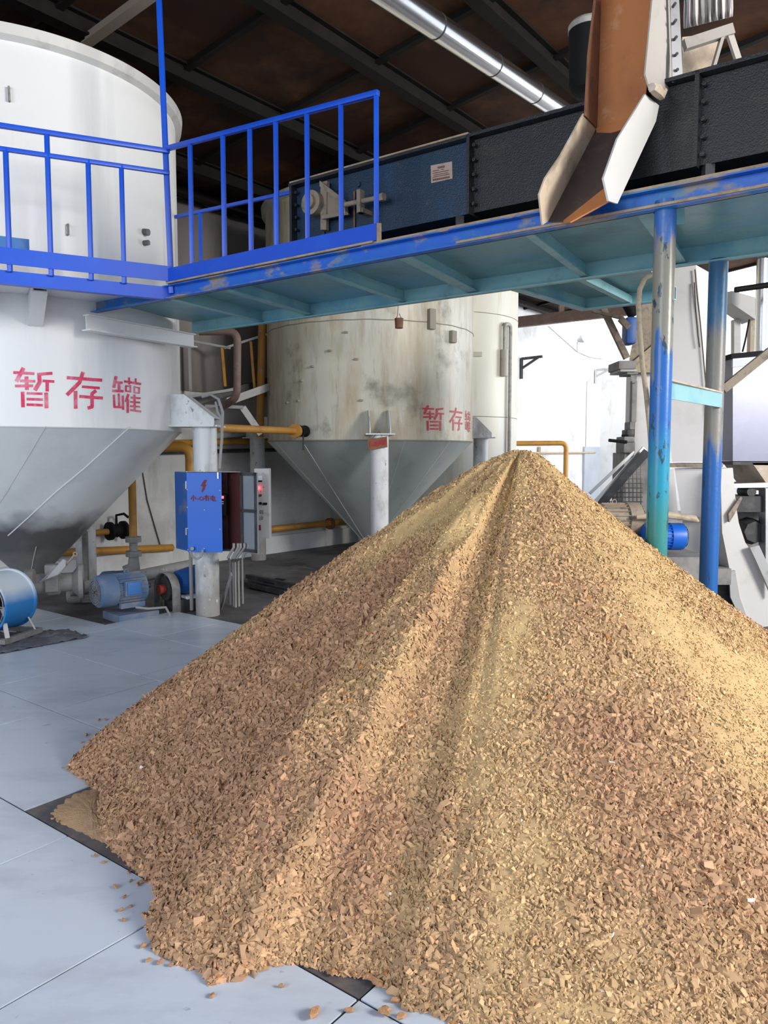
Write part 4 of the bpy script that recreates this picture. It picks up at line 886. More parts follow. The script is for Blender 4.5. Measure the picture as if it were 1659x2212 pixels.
for st in ([(1304, 735), (1328, 725)], [(1326, 728), (1308, 770)], [(1308, 742), (1330, 768)], [(1338, 725), (1338, 765)], [(1352, 720), (1352, 770), (1344, 764)],
           [(1304, 800), (1312, 808)], [(1300, 820), (1310, 826)], [(1300, 850), (1314, 836)], [(1338, 795), (1336, 835)], [(1324, 810), (1318, 830)], [(1346, 808), (1354, 824)], [(1352, 830), (1322, 852)], [(1316, 470), (1322, 495)], [(1352, 420), (1366, 440)]):
    ribbon(mb, st, 5, ppan)
mb.build('marker_writing', 'black', pan)
mb = MB(); mb.sheet([ppan(x, y) - V((0, .001, 0)) for x, y in ((1288, 915), (1322, 910), (1328, 980), (1292, 982))], 0.001); mb.build('red_patch', 'warn_red', pan)

# cables dropping from the cabinet
zc0 = zb_
for i, (x0, x1, y1, kx) in enumerate(((505, 497, 1304, 492), (514, 503, 1308, 503), (520, 509, 1310, 506), (528, 516, 1308, 512), (537, 524, 1302, 524))):
    a = at(x0, 1178, 7.22); b = at(kx, 1205, 7.3); e = on_z(x1, y1, 0.0)
    mb = MB(); mb.tube([a + Z * 0.02, a - Z * 0.02, (a + b) / 2 - Z * 0.01, b, V((e.x, e.y, b.z - 0.12)), V((e.x, e.y, 0.25)), e + V((0, 0, -0.01))], 0.0125, 8)
    base_tag(mb, 'cable_conduit', 'cable', ['grey cable leftmost in the bundle under the blue cabinet', 'grey cable second from left under the blue cabinet', 'grey cable in the middle of the bundle under the blue cabinet', 'grey cable fourth from left under the blue cabinet', 'grey conduit standing apart at the right of the cable bundle'][i], 'cable', 'cables below the blue cabinet')
mb = MB(); a = on_z(478, 1314); b = at(500, 1240, 7.45); mb.bar(a + Z * 0.0, b, 0.012, 0.045); base_tag(mb, 'steel_stay', 'grime', 'flat grey stay leaning against the cables right of the pillar', 'stay')
mb = MB(); a = at(415, 1185, 7.25); e = on_z(414, 1318); mb.tube([a, V((e.x, e.y, 0.6)), V((e.x, e.y, 0.3)), e], 0.018, 8); q = at(436, 1188, 7.22)
mb.tube([at(411, 1190, 7.3), at(416, 1203, 7.25), at(425, 1208, 7.22), at(434, 1203, 7.22), at(438, 1188, 7.25)], 0.011, 8)
base_tag(mb, 'cable_conduit', 'cable', 'grey conduit running down the left side of the white pillar below the cabinet', 'cable')
mb = MB(); mb.tube([at(437, 857, 7.5), at(455, 852, 7.45), at(472, 862, 7.4), at(481, 890, 7.4), at(479, 950, 7.4), at(474, 1012, 7.4)], 0.014, 8)
mb.tube([at(466, 868, 7.42), at(470, 890, 7.4), at(479, 905, 7.4)], 0.012, 8)
base_tag(mb, 'cable_conduit', 'cable', 'grey cables looping down to the top of the blue cabinet', 'cable')

# ================================================================ PIPES AND FITTINGS AT THE BACK LEFT
def pipe(name, pts, r, m, label, br=0.12, flanges=(), cat='pipe'):
    root = thing(name, label, cat, pts[-1]); mb = MB(); mb.tube(bent(pts, br), r, 16); mb.build('pipe_run', m, root)
    for (p, d, rr_, m2) in flanges:
        d = V(d).normalized(); mb = MB(); mb.cyl(V(p) - d * 0.03, V(p) + d * 0.03, rr_, 24); mb.build('flange', m2, root)
    return root
pa = at(468, 924, 7.9); pb_ = at(640, 931, 9.62); d = (pb_ - pa).normalized()
yp = pipe('yellow_pipe', [pa, pb_], 0.042, 'yellow', 'yellow pipe running from the left pillar to the stained cream tank', flanges=[(pb_ - d * 0.03, d, 0.085, 'yellow')])
vv = thing('ball_valve', 'black ball valve where the yellow pipe meets the stained cream tank', 'valve', pb_ + d * 0.1)
mb = MB(); mb.lathe([(0.02, -0.08), (0.075, -0.07), (0.075, -0.04), (0.055, -0.03), (0.07, 0.03), (0.055, 0.08), (0.075, 0.09), (0.075, 0.12), (0.02, 0.13)], pb_ + d * 0.13, 24, d); mb.build('body', 'black', vv)
mb = MB(); q = pb_ + d * 0.17; mb.tube([q, q - Z * 0.10 + V((0.02, -.05, 0)), q - Z * 0.24 + V((0.02, -.06, 0))], 0.012, 8); mb.build('lever', 'dark', vv)
a = at(568, 700, 10.9); pipe('yellow_pipe', [a + Z * 0.3, at(561, 945, 10.9)], 0.055, 'yellow', 'upright brownish yellow pipe beside the left edge of the stained cream tank')
a = at(430, 716, 9.0); pipe('brown_pipe', [a, at(513, 716, 9.0), at(512, 858, 9.0), at(480, 880, 9.3)], 0.045, 'brown_pipe', 'dark brown pipe bending down between the two big tanks', 0.12)
a = at(345, 965, 8.6); pipe('yellow_pipe', [a, at(411, 964, 8.6), at(413, 1120, 8.6)], 0.058, 'yellow', 'thick yellow pipe bending down behind the white pillar', 0.14)
q = at(285, 1030, 8.4); e = at(288, 1165, 8.4)
pipe('yellow_pipe', [q + Z * 0.6, e], 0.042, 'yellow', 'upright yellow pipe under the cone of the left tank', flanges=[(e, Z, 0.085, 'grime'), (e - Z * 0.16, Z, 0.085, 'grime')])
mb = MB(); mb.cyl(e + Z * 0.03, e - Z * 0.2, 0.045, 16); mb.tube([e - Z * 0.18, e - Z * 0.3, e - Z * 0.36 + V((-.06, 0, 0))], [0.05, 0.07, 0.09], 14); base_tag(mb, 'pump_outlet', 'grime', 'grey outlet neck under the upright yellow pipe', 'pipe')
wk = lambda x, y, o=0.12: on_k(x, y, NW, -WALL_D + o)
a, b = wk(520, 1150, 0.2), wk(790, 1122, 0.2); fq = wk(713, 1131, 0.2)
pipe('yellow_pipe', [a, b], 0.055, 'yellow', 'low yellow pipe with flange along the back wall under the stained cream tank', flanges=[(fq, BD, 0.10, 'rust_dark')])
a, b = wk(60, 1197, 0.15), wk(372, 1183, 0.15); pipe('yellow_pipe', [a, b], 0.05, 'yellow', 'lowest dirty yellow pipe along the wall behind the left tank')
a, b = wk(120, 1158, 0.2), wk(262, 1146, 0.2); pipe('yellow_pipe', [a, b], 0.04, 'yellow', 'short yellow pipe ending in a black valve behind the left tank')
vv = thing('gate_valve', 'sooty black valve with curved handle on the wall behind the left tank', 'valve', wk(258, 1150, 0.2))
q = wk(252, 1146, 0.2); mb = MB(); mb.lathe([(0.02, -0.13), (0.12, -0.12), (0.12, -0.08), (0.07, -0.06), (0.09, 0), (0.07, 0.06), (0.12, 0.08), (0.12, 0.12), (0.02, 0.13)], q, 24, BD); mb.build('body', 'black', vv)
mb = MB(); mb.tube([q + Z * 0.08, q + Z * 0.2, q + Z * 0.22 + V((0.1, 0, 0)), q + Z * 0.17 + V((0.16, 0, 0))], 0.018, 8); mb.build('handle', 'black', vv)
a, b = wk(365, 958, 0.1), wk(640, 950, 0.1); pipe('brown_pipe', [a, b], 0.05, 'yellow', 'level rusty yellow pipe high on the wall behind the white pillar')
a, b = wk(340, 977, 0.08), wk(600, 972, 0.08); pipe('brown_pipe', [a, b], 0.03, 'dark', 'thin dark pipe just under the rusty yellow wall pipe')
a, b = wk(430, 946, 0.15), wk(610, 925, 0.15); pipe('grey_pipe', [a, b], 0.05, 'panel_grey', 'thick pale grey pipe on the wall behind the upper white pillar')
mb = MB(); mb.tube([wk(308, 1020, 0.02), wk(318, 1080, 0.03), wk(338, 1150, 0.03), wk(350, 1190, 0.03)], 0.008, 6); base_tag(mb, 'wall_cable', 'dark', 'thin dark cable hanging down the wall between cone and blue cabinet', 'cable')

# inclined feeder behind the pipes
fd = thing('inclined_feeder', 'sloping dusty trough climbing along the back wall between the tanks', 'conveyor', at(500, 850, 11.0))
a, b = at(400, 872, 10.6), at(600, 818, 11.4)
mb = MB(); mb.bar(a, b, 0.3, 0.10); mb.build('trough', 'dark', fd)
mb = MB(); a2, b2 = at(490, 868, 10.3), at(580, 836, 10.7); mb.bar(a2, b2, 0.05, 0.10); mb.build('side_channel', 'panel_grey', fd)
mb = MB(); mb.bar(at(405, 858, 10.2), at(505, 842, 10.3), 0.14, 0.035); mb.build('cover_strip', 'panel_grey', fd)
for (x0, y0, x1, y1) in ((409, 745, 412, 845), (480, 752, 487, 835), (542, 738, 550, 838)):
    mb = MB(); mb.bar(at(x0, y0, 10.9), at(x1, y1, 10.9), 0.035, 0.035); mb.build('rail_post', 'yellow' if x0 > 450 else 'panel_grey', fd)
mb = MB(); mb.bar(at(418, 737, 10.9), at(498, 752, 10.9), 0.03, 0.03); mb.bar(at(485, 752, 10.9), at(576, 722, 10.9), 0.03, 0.03); mb.build('hand_rail', 'panel_grey', fd)
fb = thing('pipe_stand', 'grey angle frame sloping down to the rear leg behind the yellow pipe', 'stand', at(550, 935, 10.3))
mb = MB(); mb.bar(at(445, 878, 10.0), at(526, 880, 10.0), 0.1, 0.04); mb.build('shelf', 'panel_grey', fb)
mb = MB(); mb.bar(at(524, 880, 10.0), at(564, 938, 10.1), 0.02, 0.085); mb.build('strut', 'panel_grey', fb)
mb = MB(); p = at(482, 874, 9.9); mb.lathe([(0.02, 0.0), (0.07, -0.02), (0.02, -0.06)], p, 16); mb.build('lamp_cap', 'motor_bright', fb)

# hanging tin, sign, pit edge
tn_ = thing('hanging_tin', 'small rusty tin hanging on a wire in front of the stained cream tank', 'tin', at(862, 708, 8.8))
mb = MB(); mb.lathe([(0.0, 0.0), (0.045, 0.0), (0.05, 0.11), (0.044, 0.11), (0.04, 0.01)], at(862, 709, 8.8), 24); mb.build('can', 'rust_dark', tn_)
mb = MB(); q = at(862, 689, 8.8); top_ = at(862, 640, 8.8); mb.tube([q - V((0.045, 0, 0.01)), q + V((-.02, 0, 0.03)), top_], 0.004, 6); mb.tube([q + V((0.045, 0, -0.01)), q + V((.02, 0, 0.02)), q + V((0, 0, 0.06))], 0.004, 6); mb.build('wire', 'dark', tn_)
sg = thing('warning_board', 'small brown board with red characters hung on the front leg of the stained cream tank', 'sign', at(815, 970, 9.36))
c = [at(x, y, 9.36) for (x, y) in ((794, 949), (836, 943), (837, 966), (797, 972))]
mb = MB(); mb.sheet(c, 0.006); bd = mb.build('board', 'sign', sg)
mb = MB(); ex = c[1] - c[0]; ey = c[3] - c[0]
def psg(x, y): return c[0] + ex * (x / 100) + ey * (y / 50) + V((0, -0.0075, 0))
GL = [[[(0, 4), (14, 4)], [(2, 4), (1, 30)], [(2, 12), (14, 12)], [(4, 18), (14, 18), (14, 28), (4, 28), (4, 18)]],
      [[(0, 8), (7, 8)], [(0, 15), (7, 15)], [(4, 15), (1, 26), (7, 25)], [(8, 11), (15, 11), (14, 28)], [(11, 4), (9, 28)]],
      [[(0, 8), (15, 8)], [(4, 3), (6, 7)], [(11, 3), (9, 7)], [(2, 13), (2, 29)], [(2, 13), (7, 13), (7, 29)], [(2, 19), (7, 19)], [(10, 14), (10, 24)], [(14, 12), (14, 29)]],
      [[(0, 6), (5, 6), (5, 22), (0, 22), (0, 6)], [(8, 7), (8, 29)], [(8, 7), (16, 7), (16, 29)], [(12, 3), (11, 7)], [(10, 13), (14, 13), (14, 22), (10, 22), (10, 13)]],
      [[(3, 3), (0, 11)], [(2, 9), (7, 9)], [(1, 16), (7, 16)], [(4, 9), (4, 28), (7, 25)], [(12, 3), (8, 14)], [(12, 3), (16, 14)], [(12, 12), (12, 15)], [(9, 19), (15, 19), (12, 28)]]]
for i, g in enumerate(GL):
    for st in g: ribbon(mb, [(9 + i * 17 + x * 0.95, 9 + y) for x, y in st], 2.3, psg, 8)
mb.build('board_lettering', 'red_paint_dark', bd)
mb = MB(); mb.tube([c[0] * 0.75 + c[1] * 0.25, at(812, 938, 9.38), at(818, 932, 9.40)], 0.003, 5); mb.tube([c[0] * 0.25 + c[1] * 0.75, at(824, 938, 9.38), at(818, 932, 9.40)], 0.003, 5); mb.build('wire', 'dark', sg)

slab = thing('pit_cover', 'dark stepped slab with a black hole on the ground behind the white pillar', 'cover', on_z(610, 1270))
s4 = [on_z(535, 1262), on_z(660, 1290), on_z(760, 1262), on_z(640, 1232)]
mb = MB(); mb.prism([p + Z * -0.02 for p in s4], Z * 0.10); mb.build('slab', 'ground', slab)
mb = MB(); mb.bar(s4[0] + Z * 0.10, s4[1] + Z * 0.10, 0.06, 0.05); mb.bar(s4[0] + V((0.02, -.1, 0.02)), s4[1] + V((0.02, -.1, 0.02)), 0.1, 0.05); mb.build('edge_angle', 'dark', slab)
mb = MB(); mb.prism([on_z(x, y, 0.085) for x, y in ((568, 1257), (598, 1249), (618, 1252), (590, 1262))], Z * 0.003); mb.build('hole', 'black', slab)

# ================================================================ MACHINES UNDER THE LEFT TANK
def motor(name, label, loc, rz, rad, ln, m_body, m_box, foot=True, group=None, fan_m='grime'):
    """electric motor, axis along local x, centre height rad+foot"""
    r = thing(name, label, 'motor', loc, rz, group); hz = rad * 1.22 + (0.06 if foot else 0)
    c = V((0, 0, hz)); mb = MB(); mb.lathe([(0, -ln * 0.18), (rad * 0.9, -ln * 0.18), (rad * 0.94, ln * 0.44), (rad * 0.55, ln * 0.5), (0, ln * 0.5)], c, 40, (1, 0, 0))
    n = 22
    for i in range(n):
        a = 2 * PI * i / n; e = V((0, math.cos(a), math.sin(a))); mb.bar(c + e * rad * 0.95 + V((-ln * 0.15, 0, 0)), c + e * rad * 0.95 + V((ln * 0.40, 0, 0)), 0.006, rad * 0.12, up=e)
    mb.build('finned_body', m_body, r, world=False)
    mb = MB(); mb.lathe([(rad * 0.35, -ln * 0.52), (rad * 0.80, -ln * 0.51), (rad * 0.99, -ln * 0.47), (rad * 1.03, -ln * 0.40), (rad * 1.03, -ln * 0.16), (rad * 0.9, -ln * 0.14)], c, 40, (1, 0, 0)); cw = mb.build('fan_cowl', m_body, r, world=False)
    mb = MB()
    for i in range(5): mb.lathe([(rad * (0.12 + i * 0.15), -ln * 0.52 - 0.004), (rad * (0.19 + i * 0.15), -ln * 0.52 - 0.004)], c, 32, (1, 0, 0))
    for i in range(8):
        a = 2 * PI * i / 8; e = V((0, math.cos(a), math.sin(a))); mb.bar(c + V((-ln * 0.52 - 0.002, 0, 0)) + e * rad * 0.1, c + V((-ln * 0.51, 0, 0)) + e * rad * 0.84, 0.01, 0.006)
    mb.build('fan_grille', fan_m, cw, world=False)
    mb = MB(); mb.cyl(c + V((ln * 0.5, 0, 0)), c + V((ln * 0.62, 0, 0)), rad * 0.16, 16); mb.build('shaft', 'dark', r, world=False)
    if m_box:
        mb = MB(); mb.box(c + V((ln * 0.10, -rad * 1.02, rad * 0.15)), (ln * 0.34, rad * 0.30, rad * 0.95), None, 0.012); jb = mb.build('terminal_box', m_body, r, world=False)
        mb = MB(); mb.box(c + V((ln * 0.10, -rad * 1.19, rad * 0.15)), (ln * 0.28, rad * 0.05, rad * 0.80), None, 0.008); mb.build('box_lid', m_box, jb, world=False)
    if foot:
        mb = MB()
        for s in (-1, 1): mb.box((ln * 0.12, s * rad * 0.72, hz - rad * 0.95), (ln * 0.5, rad * 0.34, rad * 0.35), None, 0.008)
        mb.build('foot', m_body, r, world=False)
    mb = MB(); mb.lathe([(rad * 0.10, 0), (rad * 0.16, 0), (rad * 0.16, 0.012), (rad * 0.10, 0.012)], c + V((ln * 0.12, 0, rad * 1.08)), 16, (0, 1, 0)); mb.build('lifting_eye', m_body, r, world=False)
    return r
rzB = math.atan2(0.70, 0.71)
mpos = at(262, 1315, 7.40); mpos.z = 0.03
mt = motor('electric_motor', 'dusty blue finned electric motor on a plinth left of the white pillar', mpos, rzB, 0.155, 0.50, 'motor_blue', 'motor_bright')
mb = MB(); B_ = V((math.cos(rzB), math.sin(rzB), 0)); S_ = V((math.sin(rzB), -math.cos(rzB), 0))
q = V((mpos.x, mpos.y, 0)); mb.box(q + B_ * 0.10 + Z * -0.015, (0.42, 0.36, 0.14), (B_, S_, Z), 0.01); base_tag(mb, 'motor_plinth', 'motor_blue', 'blue grey steel plinth under the dusty blue motor', 'plinth')
cg = thing('belt_guard', 'curved grey guard over the drive between the dusty motor and the gearbox', 'guard', q + B_ * 0.47)
gc = q + B_ * 0.45 + Z * 0.22; mb = MB()
pts = [(0.19 * math.cos(a), 0.17 * math.sin(a)) for a in np.linspace(0.0, PI, 16)]
pts = [(0.19, -0.22)] + pts + [(-0.19, -0.22)]
vs = []; fs = []
for (u_, z_) in pts:
    for s in (0, 1): vs.append(gc + S_ * u_ + B_ * (s * 0.09) + Z * z_)
for i in range(len(pts) - 1): fs.append((2 * i, 2 * i + 1, 2 * i + 3, 2 * i + 2))
mb.faces(vs, fs, True); o = mb.build('guard_hoop', 'grime', cg); o.modifiers.new('thickness', 'SOLIDIFY').thickness = 0.006
mb = MB(); mb.cyl(gc + B_ * 0.02, gc + B_ * 0.07, 0.12, 28); cpl = mb.build('coupling', 'dark', cg)
M['red_cap'] = mat('dull_red_cap', (0.30, 0.035, 0.02), 0.6); mb = MB(); mb.cyl(gc - B_ * 0.05, gc + B_ * 0.015, 0.05, 20); mb.build('hub_cap', 'red_cap', cpl)
gb = thing('gearbox', 'dark blue gearbox with pale label beside the white pillar foot', 'gearbox', q + B_ * 0.85)
gq = q + B_ * 0.80; mb = MB(); mb.lathe([(0, -0.2), (0.12, -0.19), (0.15, -0.05), (0.15, 0.1), (0.11, 0.2), (0, 0.2)], gq + Z * 0.27, 32, B_); mb.build('housing', 'cab_blue_dull', gb)
mb = MB(); mb.lathe([(0.03, 0.0), (0.17, 0.0), (0.17, 0.06), (0.03, 0.06)], gq + Z * 0.27 + B_ * 0.06, 32, B_); mb.build('flange', 'dark', gb)
mb = MB(); mb.box(gq + Z * 0.05, (0.5, 0.34, 0.14), (B_, S_, Z), 0.01); bs = mb.build('base_box', 'dark', gb)
mb = MB(); mb.box(gq + Z * 0.13 + S_ * 0.12, (0.36, 0.12, 0.03), (B_, S_, Z), 0.004); bs2 = mb.build('label_bar', 'paper', gb)
mb = MB(); mb.tube([q + B_ * 0.05 + S_ * 0.2 + Z * 0.12, q + B_ * 0.15 + S_ * 0.26 + Z * 0.1, q + B_ * 0.33 + S_ * 0.27 + Z * 0.09, q + B_ * 0.38 + S_ * 0.26 + Z * 0.0], 0.012, 8); base_tag(mb, 'motor_cable', 'cable', 'grey cable curling round the foot of the dusty blue motor', 'cable')
# white pipe behind
pipe('white_pipe', [at(150, 1275, 8.0), at(412, 1222, 8.5)], 0.07, 'pillar', 'dusty white pipe sloping up behind the dusty blue motor')
# rotary valve and screw under the cone
rv = thing('rotary_valve', 'grey round valve with flanges under the tip of the left tank', 'valve', on_z(120, 1330) + V((0, 0.3, 0)))
vc = at(128, 1258, 7.3); vx = V((0.9, 0.3, 0)).normalized()
mb = MB(); mb.lathe([(0, -0.30), (0.14, -0.30), (0.14, -0.22), (0.10, -0.20), (0.10, -0.12), (0.12, -0.10), (0.12, 0.0), (0.09, 0.02), (0.09, 0.12), (0.15, 0.17), (0.17, 0.18), (0.17, 0.22), (0, 0.22)], vc, 36, vx); mb.build('body', 'grime', rv)
mb = MB(); mb.box(vc - vx * 0.03 + V((0, -0.08, 0.06)), (0.12, 0.12, 0.26), (vx, Z.cross(vx), Z), 0.015); mb.build('gear_cover', 'grime', rv)
mb = MB(); mb.sheet([at(84, 1258, 7.1), at(136, 1208, 7.2), at(142, 1210, 7.2), at(141, 1222, 7.15), at(125, 1240, 7.1), at(100, 1250, 7.05)], 0.01); mb.build('slide_plate', 'panel_grey', rv)
mb = MB(); mb.cyl(at(132, 1232, 7.2), at(162, 1198, 7.2), 0.012, 8); q_ = at(163, 1197, 7.2); mb.lathe([(0.014, -.006), (0.024, -.006), (0.024, .006), (0.014, .006)], q_, 14, (0, 1, 0)); mb.build('pull_rod', 'dusty_steel', rv)
motor('electric_motor', 'small grey blue motor at the back under the left tank beside the rotary valve', at(190, 1262, 8.2) * 1 + V((0, 0, -0.22)), 0.25, 0.10, 0.42, 'grime', None, False)
motor('electric_motor', 'small dusty blue pump motor at the back below the upright yellow pipe', at(262, 1245, 8.4) + V((0, 0, -0.18)), 0.45, 0.11, 0.42, 'motor_blue', 'motor_blue', False)
mb = MB(); q = at(183, 1148, 8.3); mb.bar(q, V((q.x, q.y, -0.02)), 0.05, 0.05); base_tag(mb, 'steel_stand', 'grime', 'thin grey upright under the left tank cone', 'stand')

# barrel fan at the left edge
fan = thing('barrel_fan', 'sky blue drum fan on white legs at the left edge of the floor', 'fan', on_z(0, 1388))
fc = at(-10, 1300, 6.5); fx = V((0.22, 0.975, 0)).normalized()      # axis
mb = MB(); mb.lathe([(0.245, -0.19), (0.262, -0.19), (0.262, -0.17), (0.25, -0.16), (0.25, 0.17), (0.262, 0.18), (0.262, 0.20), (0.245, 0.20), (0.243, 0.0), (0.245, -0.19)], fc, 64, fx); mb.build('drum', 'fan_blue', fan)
mb = MB()
for rr2 in (0.05, 0.10, 0.15, 0.20, 0.24): mb.tube([fc - fx * 0.20 + (fx.cross(Z) * math.cos(a) + Z * math.sin(a)) * rr2 for a in np.linspace(0, 2 * PI, 40)], 0.004, 6, False)
for i in range(12):
    a = 2 * PI * i / 12; e = fx.cross(Z) * math.cos(a) + Z * math.sin(a); mb.cyl(fc - fx * 0.20 + e * 0.04, fc - fx * 0.195 + e * 0.25, 0.004, 6)
mb.build('guard_grille', 'grime', fan)
mb = MB(); mb.lathe([(0, -0.06), (0.07, -0.06), (0.07, 0.1), (0, 0.1)], fc, 24, fx); hub = mb.build('hub', 'dark', fan)
for i in range(5):
    a = 2 * PI * i / 5; e = fx.cross(Z) * math.cos(a) + Z * math.sin(a); f2 = fx.cross(e); mb = MB()
    mb.sheet([fc + e * 0.06 - f2 * 0.03 - fx * 0.02, fc + e * 0.22 - f2 * 0.07 - fx * 0.04, fc + e * 0.22 + f2 * 0.07 + fx * 0.04, fc + e * 0.06 + f2 * 0.03 + fx * 0.02], 0.005); mb.build('blade', 'dark', hub)
sdv = fx.cross(Z).normalized(); sdv = sdv if sdv.y < 0 else -sdv
for (s_, w_) in ((-0.14, -1), (-0.14, 1), (0.15, -1), (0.15, 1)):
    tp_ = fc + fx * s_ + sdv * (-w_ * 0.20) - Z * 0.15; bt2 = V((tp_.x, tp_.y, 0.05)) + fx * (0.04 if s_ > 0 else -0.02) + sdv * (-w_ * 0.04)
    mb = MB(); mb.bar(tp_, bt2, 0.035, 0.012); mb.build('leg', 'chute_white', fan)
mb = MB()
for w_ in (-1, 1): mb.bar(V((fc.x, fc.y, 0.04)) + sdv * (0.24 * w_) - fx * 0.2, V((fc.x, fc.y, 0.04)) + sdv * (0.24 * w_) + fx * 0.24, 0.045, 0.045)
for s_ in (-.2, .24): mb.bar(V((fc.x, fc.y, 0.04)) + fx * s_ - sdv * 0.26, V((fc.x, fc.y, 0.04)) + fx * s_ + sdv * 0.26, 0.04, 0.04)
mb.build('base_frame', 'grime', fan)
# crumpled sheet under the fan
mb = MB(); gx_, gy_ = 26, 10; vs = []; fs = []
o0, o1, o2_, o3 = on_z(-60, 1425), on_z(190, 1378), on_z(150, 1362), on_z(-60, 1372)
for i in range(gx_):
    for j in range(gy_):
        u_, v_ = i / (gx_ - 1), j / (gy_ - 1); p = (o0 * (1 - u_) + o1 * u_) * (1 - v_) + (o3 * (1 - u_) + o2_ * u_) * v_
        p = p + V((R.uniform(-.01, .01), R.uniform(-.02, .02), 0.004 + 0.02 * abs(math.sin(i * 1.9 + j * 0.8)) * (0.4 + 0.6 * R.random()))); vs.append(p)
for i in range(gx_ - 1):
    for j in range(gy_ - 1): fs.append((i * gy_ + j, (i + 1) * gy_ + j, (i + 1) * gy_ + j + 1, i * gy_ + j + 1))
mb.faces(vs, fs); o = base_tag(mb, 'plastic_sheet', 'sack', 'crumpled dark grey plastic sheet lying under the drum fan', 'sheet'); o.modifiers.new('thickness', 'SOLIDIFY').thickness = 0.003

# ================================================================ RIGHT-HAND MACHINES
def hexa(pts, name, m, par):
    mb = MB(); mb.hull(pts); return mb.build(name, m, par)
wd_ = thing('white_duct', 'white tapering steel duct standing between the blue posts', 'duct', on_z(1530, 1330) * 1)
def ring(y, xl, xr, xb, Yf, dpt):
    a, b = at(xl, y, Yf + 0.12), at(xr, y, Yf); c_ = at(xb, y, Yf + dpt); zz = b.z
    for p in (a, b, c_): p.z = zz
    return [a, b, c_, a + (c_ - b)]
top = ring(572, 1398, 1503, 1550, 6.75, 0.45); bot = ring(998, 1452, 1541, 1556, 6.75, 0.30)
hexa(top + bot, 'upper_duct', 'white_duct', wd_)
fl0 = ring(1001, 1444, 1546, 1562, 6.72, 0.34); fl1 = ring(1010, 1445, 1546, 1562, 6.72, 0.34); hexa(fl0 + fl1, 'joint_flange', 'dusty_steel', wd_)
l0 = ring(1012, 1457, 1548, 1583, 6.75, 0.30); l1 = ring(1228, 1488, 1553, 1600, 6.80, 0.34); hexa(l0 + l1, 'lower_duct', 'white_duct', wd_)
f0 = ring(1120, 1462, 1549, 1592, 6.70, 0.36); f1 = ring(1127, 1463, 1549, 1592, 6.70, 0.36); hexa(f0 + f1, 'joint_flange', 'dusty_steel', wd_)
mb = MB(); sk = [(1556, 1012), (1581, 1012), (1588, 1080), (1596, 1130), (1610, 1172), (1630, 1200), (1662, 1265), (1720, 1345), (1620, 1358), (1600, 1300), (1578, 1240), (1560, 1150)]
mb.prism([at(x, y, 6.62) for x, y in sk], V((0, 0.3, 0))); mb.build('curved_skirt', 'chute_white', wd_)
mb = MB(); mb.sheet([at(x, y, 6.60) for x, y in ((1575, 1235), (1588, 1232), (1598, 1290), (1620, 1352), (1606, 1350), (1578, 1290))], 0.02)
mb.sheet([at(x, y, 6.55) for x, y in ((1620, 1183), (1640, 1178), (1668, 1240), (1668, 1290), (1656, 1262), (1632, 1208))], 0.03); mb.build('bolted_edge', 'panel_grey', wd_)
mb = MB(); mb.sheet([at(x, y, 6.58) for x, y in ((1574, 1110), (1600, 1072), (1604, 1076), (1586, 1112), (1576, 1128))], 0.04); mb.build('flange_tab', 'dusty_steel', wd_)
mb = MB(); mb.box((at(1478, 1240, 6.7) + at(1560, 1240, 6.7)) / 2, (0.36, 0.3, 0.14)); mb.build('foot_collar', 'grime', wd_)
q = (at(1490, 1300, 6.9) + at(1560, 1300, 6.9)) / 2; mb = MB(); mb.box((q.x, q.y, 0.22), (0.5, 0.4, 0.46)); mb.build('base', 'dark', wd_)
mb = MB()
for pts in ([(1501, 582), (1506, 640), (1513, 700), (1521, 790), (1530, 900), (1540, 990)], [(1500, 610), (1502, 660), (1507, 720), (1511, 750)]):
    mb.tube([at(x, y, 6.735 if i_ else 6.735) for i_, (x, y) in enumerate(pts)], 0.005, 5)
mb.build('scratch_line', 'crack', wd_)
# bucket elevator
el = thing('bucket_elevator', 'grey bucket elevator leg standing behind the nearer blue post', 'elevator', on_z(1390, 1262))
Ye = 8.6
def exb(x0, y0, x1, y1, Y, dpt, nm, m, par, bev=0.01):
    a, b = at(x0, y0, Y), at(x1, y1, Y); mb = MB(); mb.box(V(((a.x + b.x) / 2, Y + dpt / 2, (a.z + b.z) / 2)), (abs(b.x - a.x), dpt, abs(a.z - b.z)), None, bev); return mb.build(nm, m, par)
exb(1374, 804, 1440, 985, Ye, 0.35, 'leg_casing', 'white_duct', el)
exb(1366, 822, 1375, 912, Ye - 0.05, 0.08, 'side_duct', 'grime', el)
exb(1337, 779, 1374, 797, Ye - 0.2, 0.4, 'head_box', 'grime', el); exb(1340, 797, 1376, 803, Ye - 0.18, 0.4, 'head_flange', 'panel_grey', el); exb(1355, 803, 1379, 809, Ye - 0.15, 0.3, 'neck', 'grime', el)
mb = MB(); mb.hull([at(x, y, Y_) for (x, y) in ((1362, 809), (1377, 809), (1374, 827), (1366, 827)) for Y_ in (Ye - .12, Ye + .1)]); mb.build('tapered_neck', 'grime', el)
mb = MB(); mb.hull([at(x, y, Y_) for (x, y) in ((1359, 776), (1376, 690), (1392, 640), (1440, 590), (1440, 803), (1365, 803)) for Y_ in (Ye - .1, Ye + .4)]); mb.build('inlet_hopper', 'dusty_steel', el)
mb = MB(); mb.hull([at(x, y, Ye - .14) for (x, y) in ((1366, 782), (1440, 720), (1440, 804), (1372, 804))] + [at(1440, 804, Ye - .1), at(1440, 720, Ye - .1), at(1372, 804, Ye - .1)]); mb.build('spout', 'hose', el)
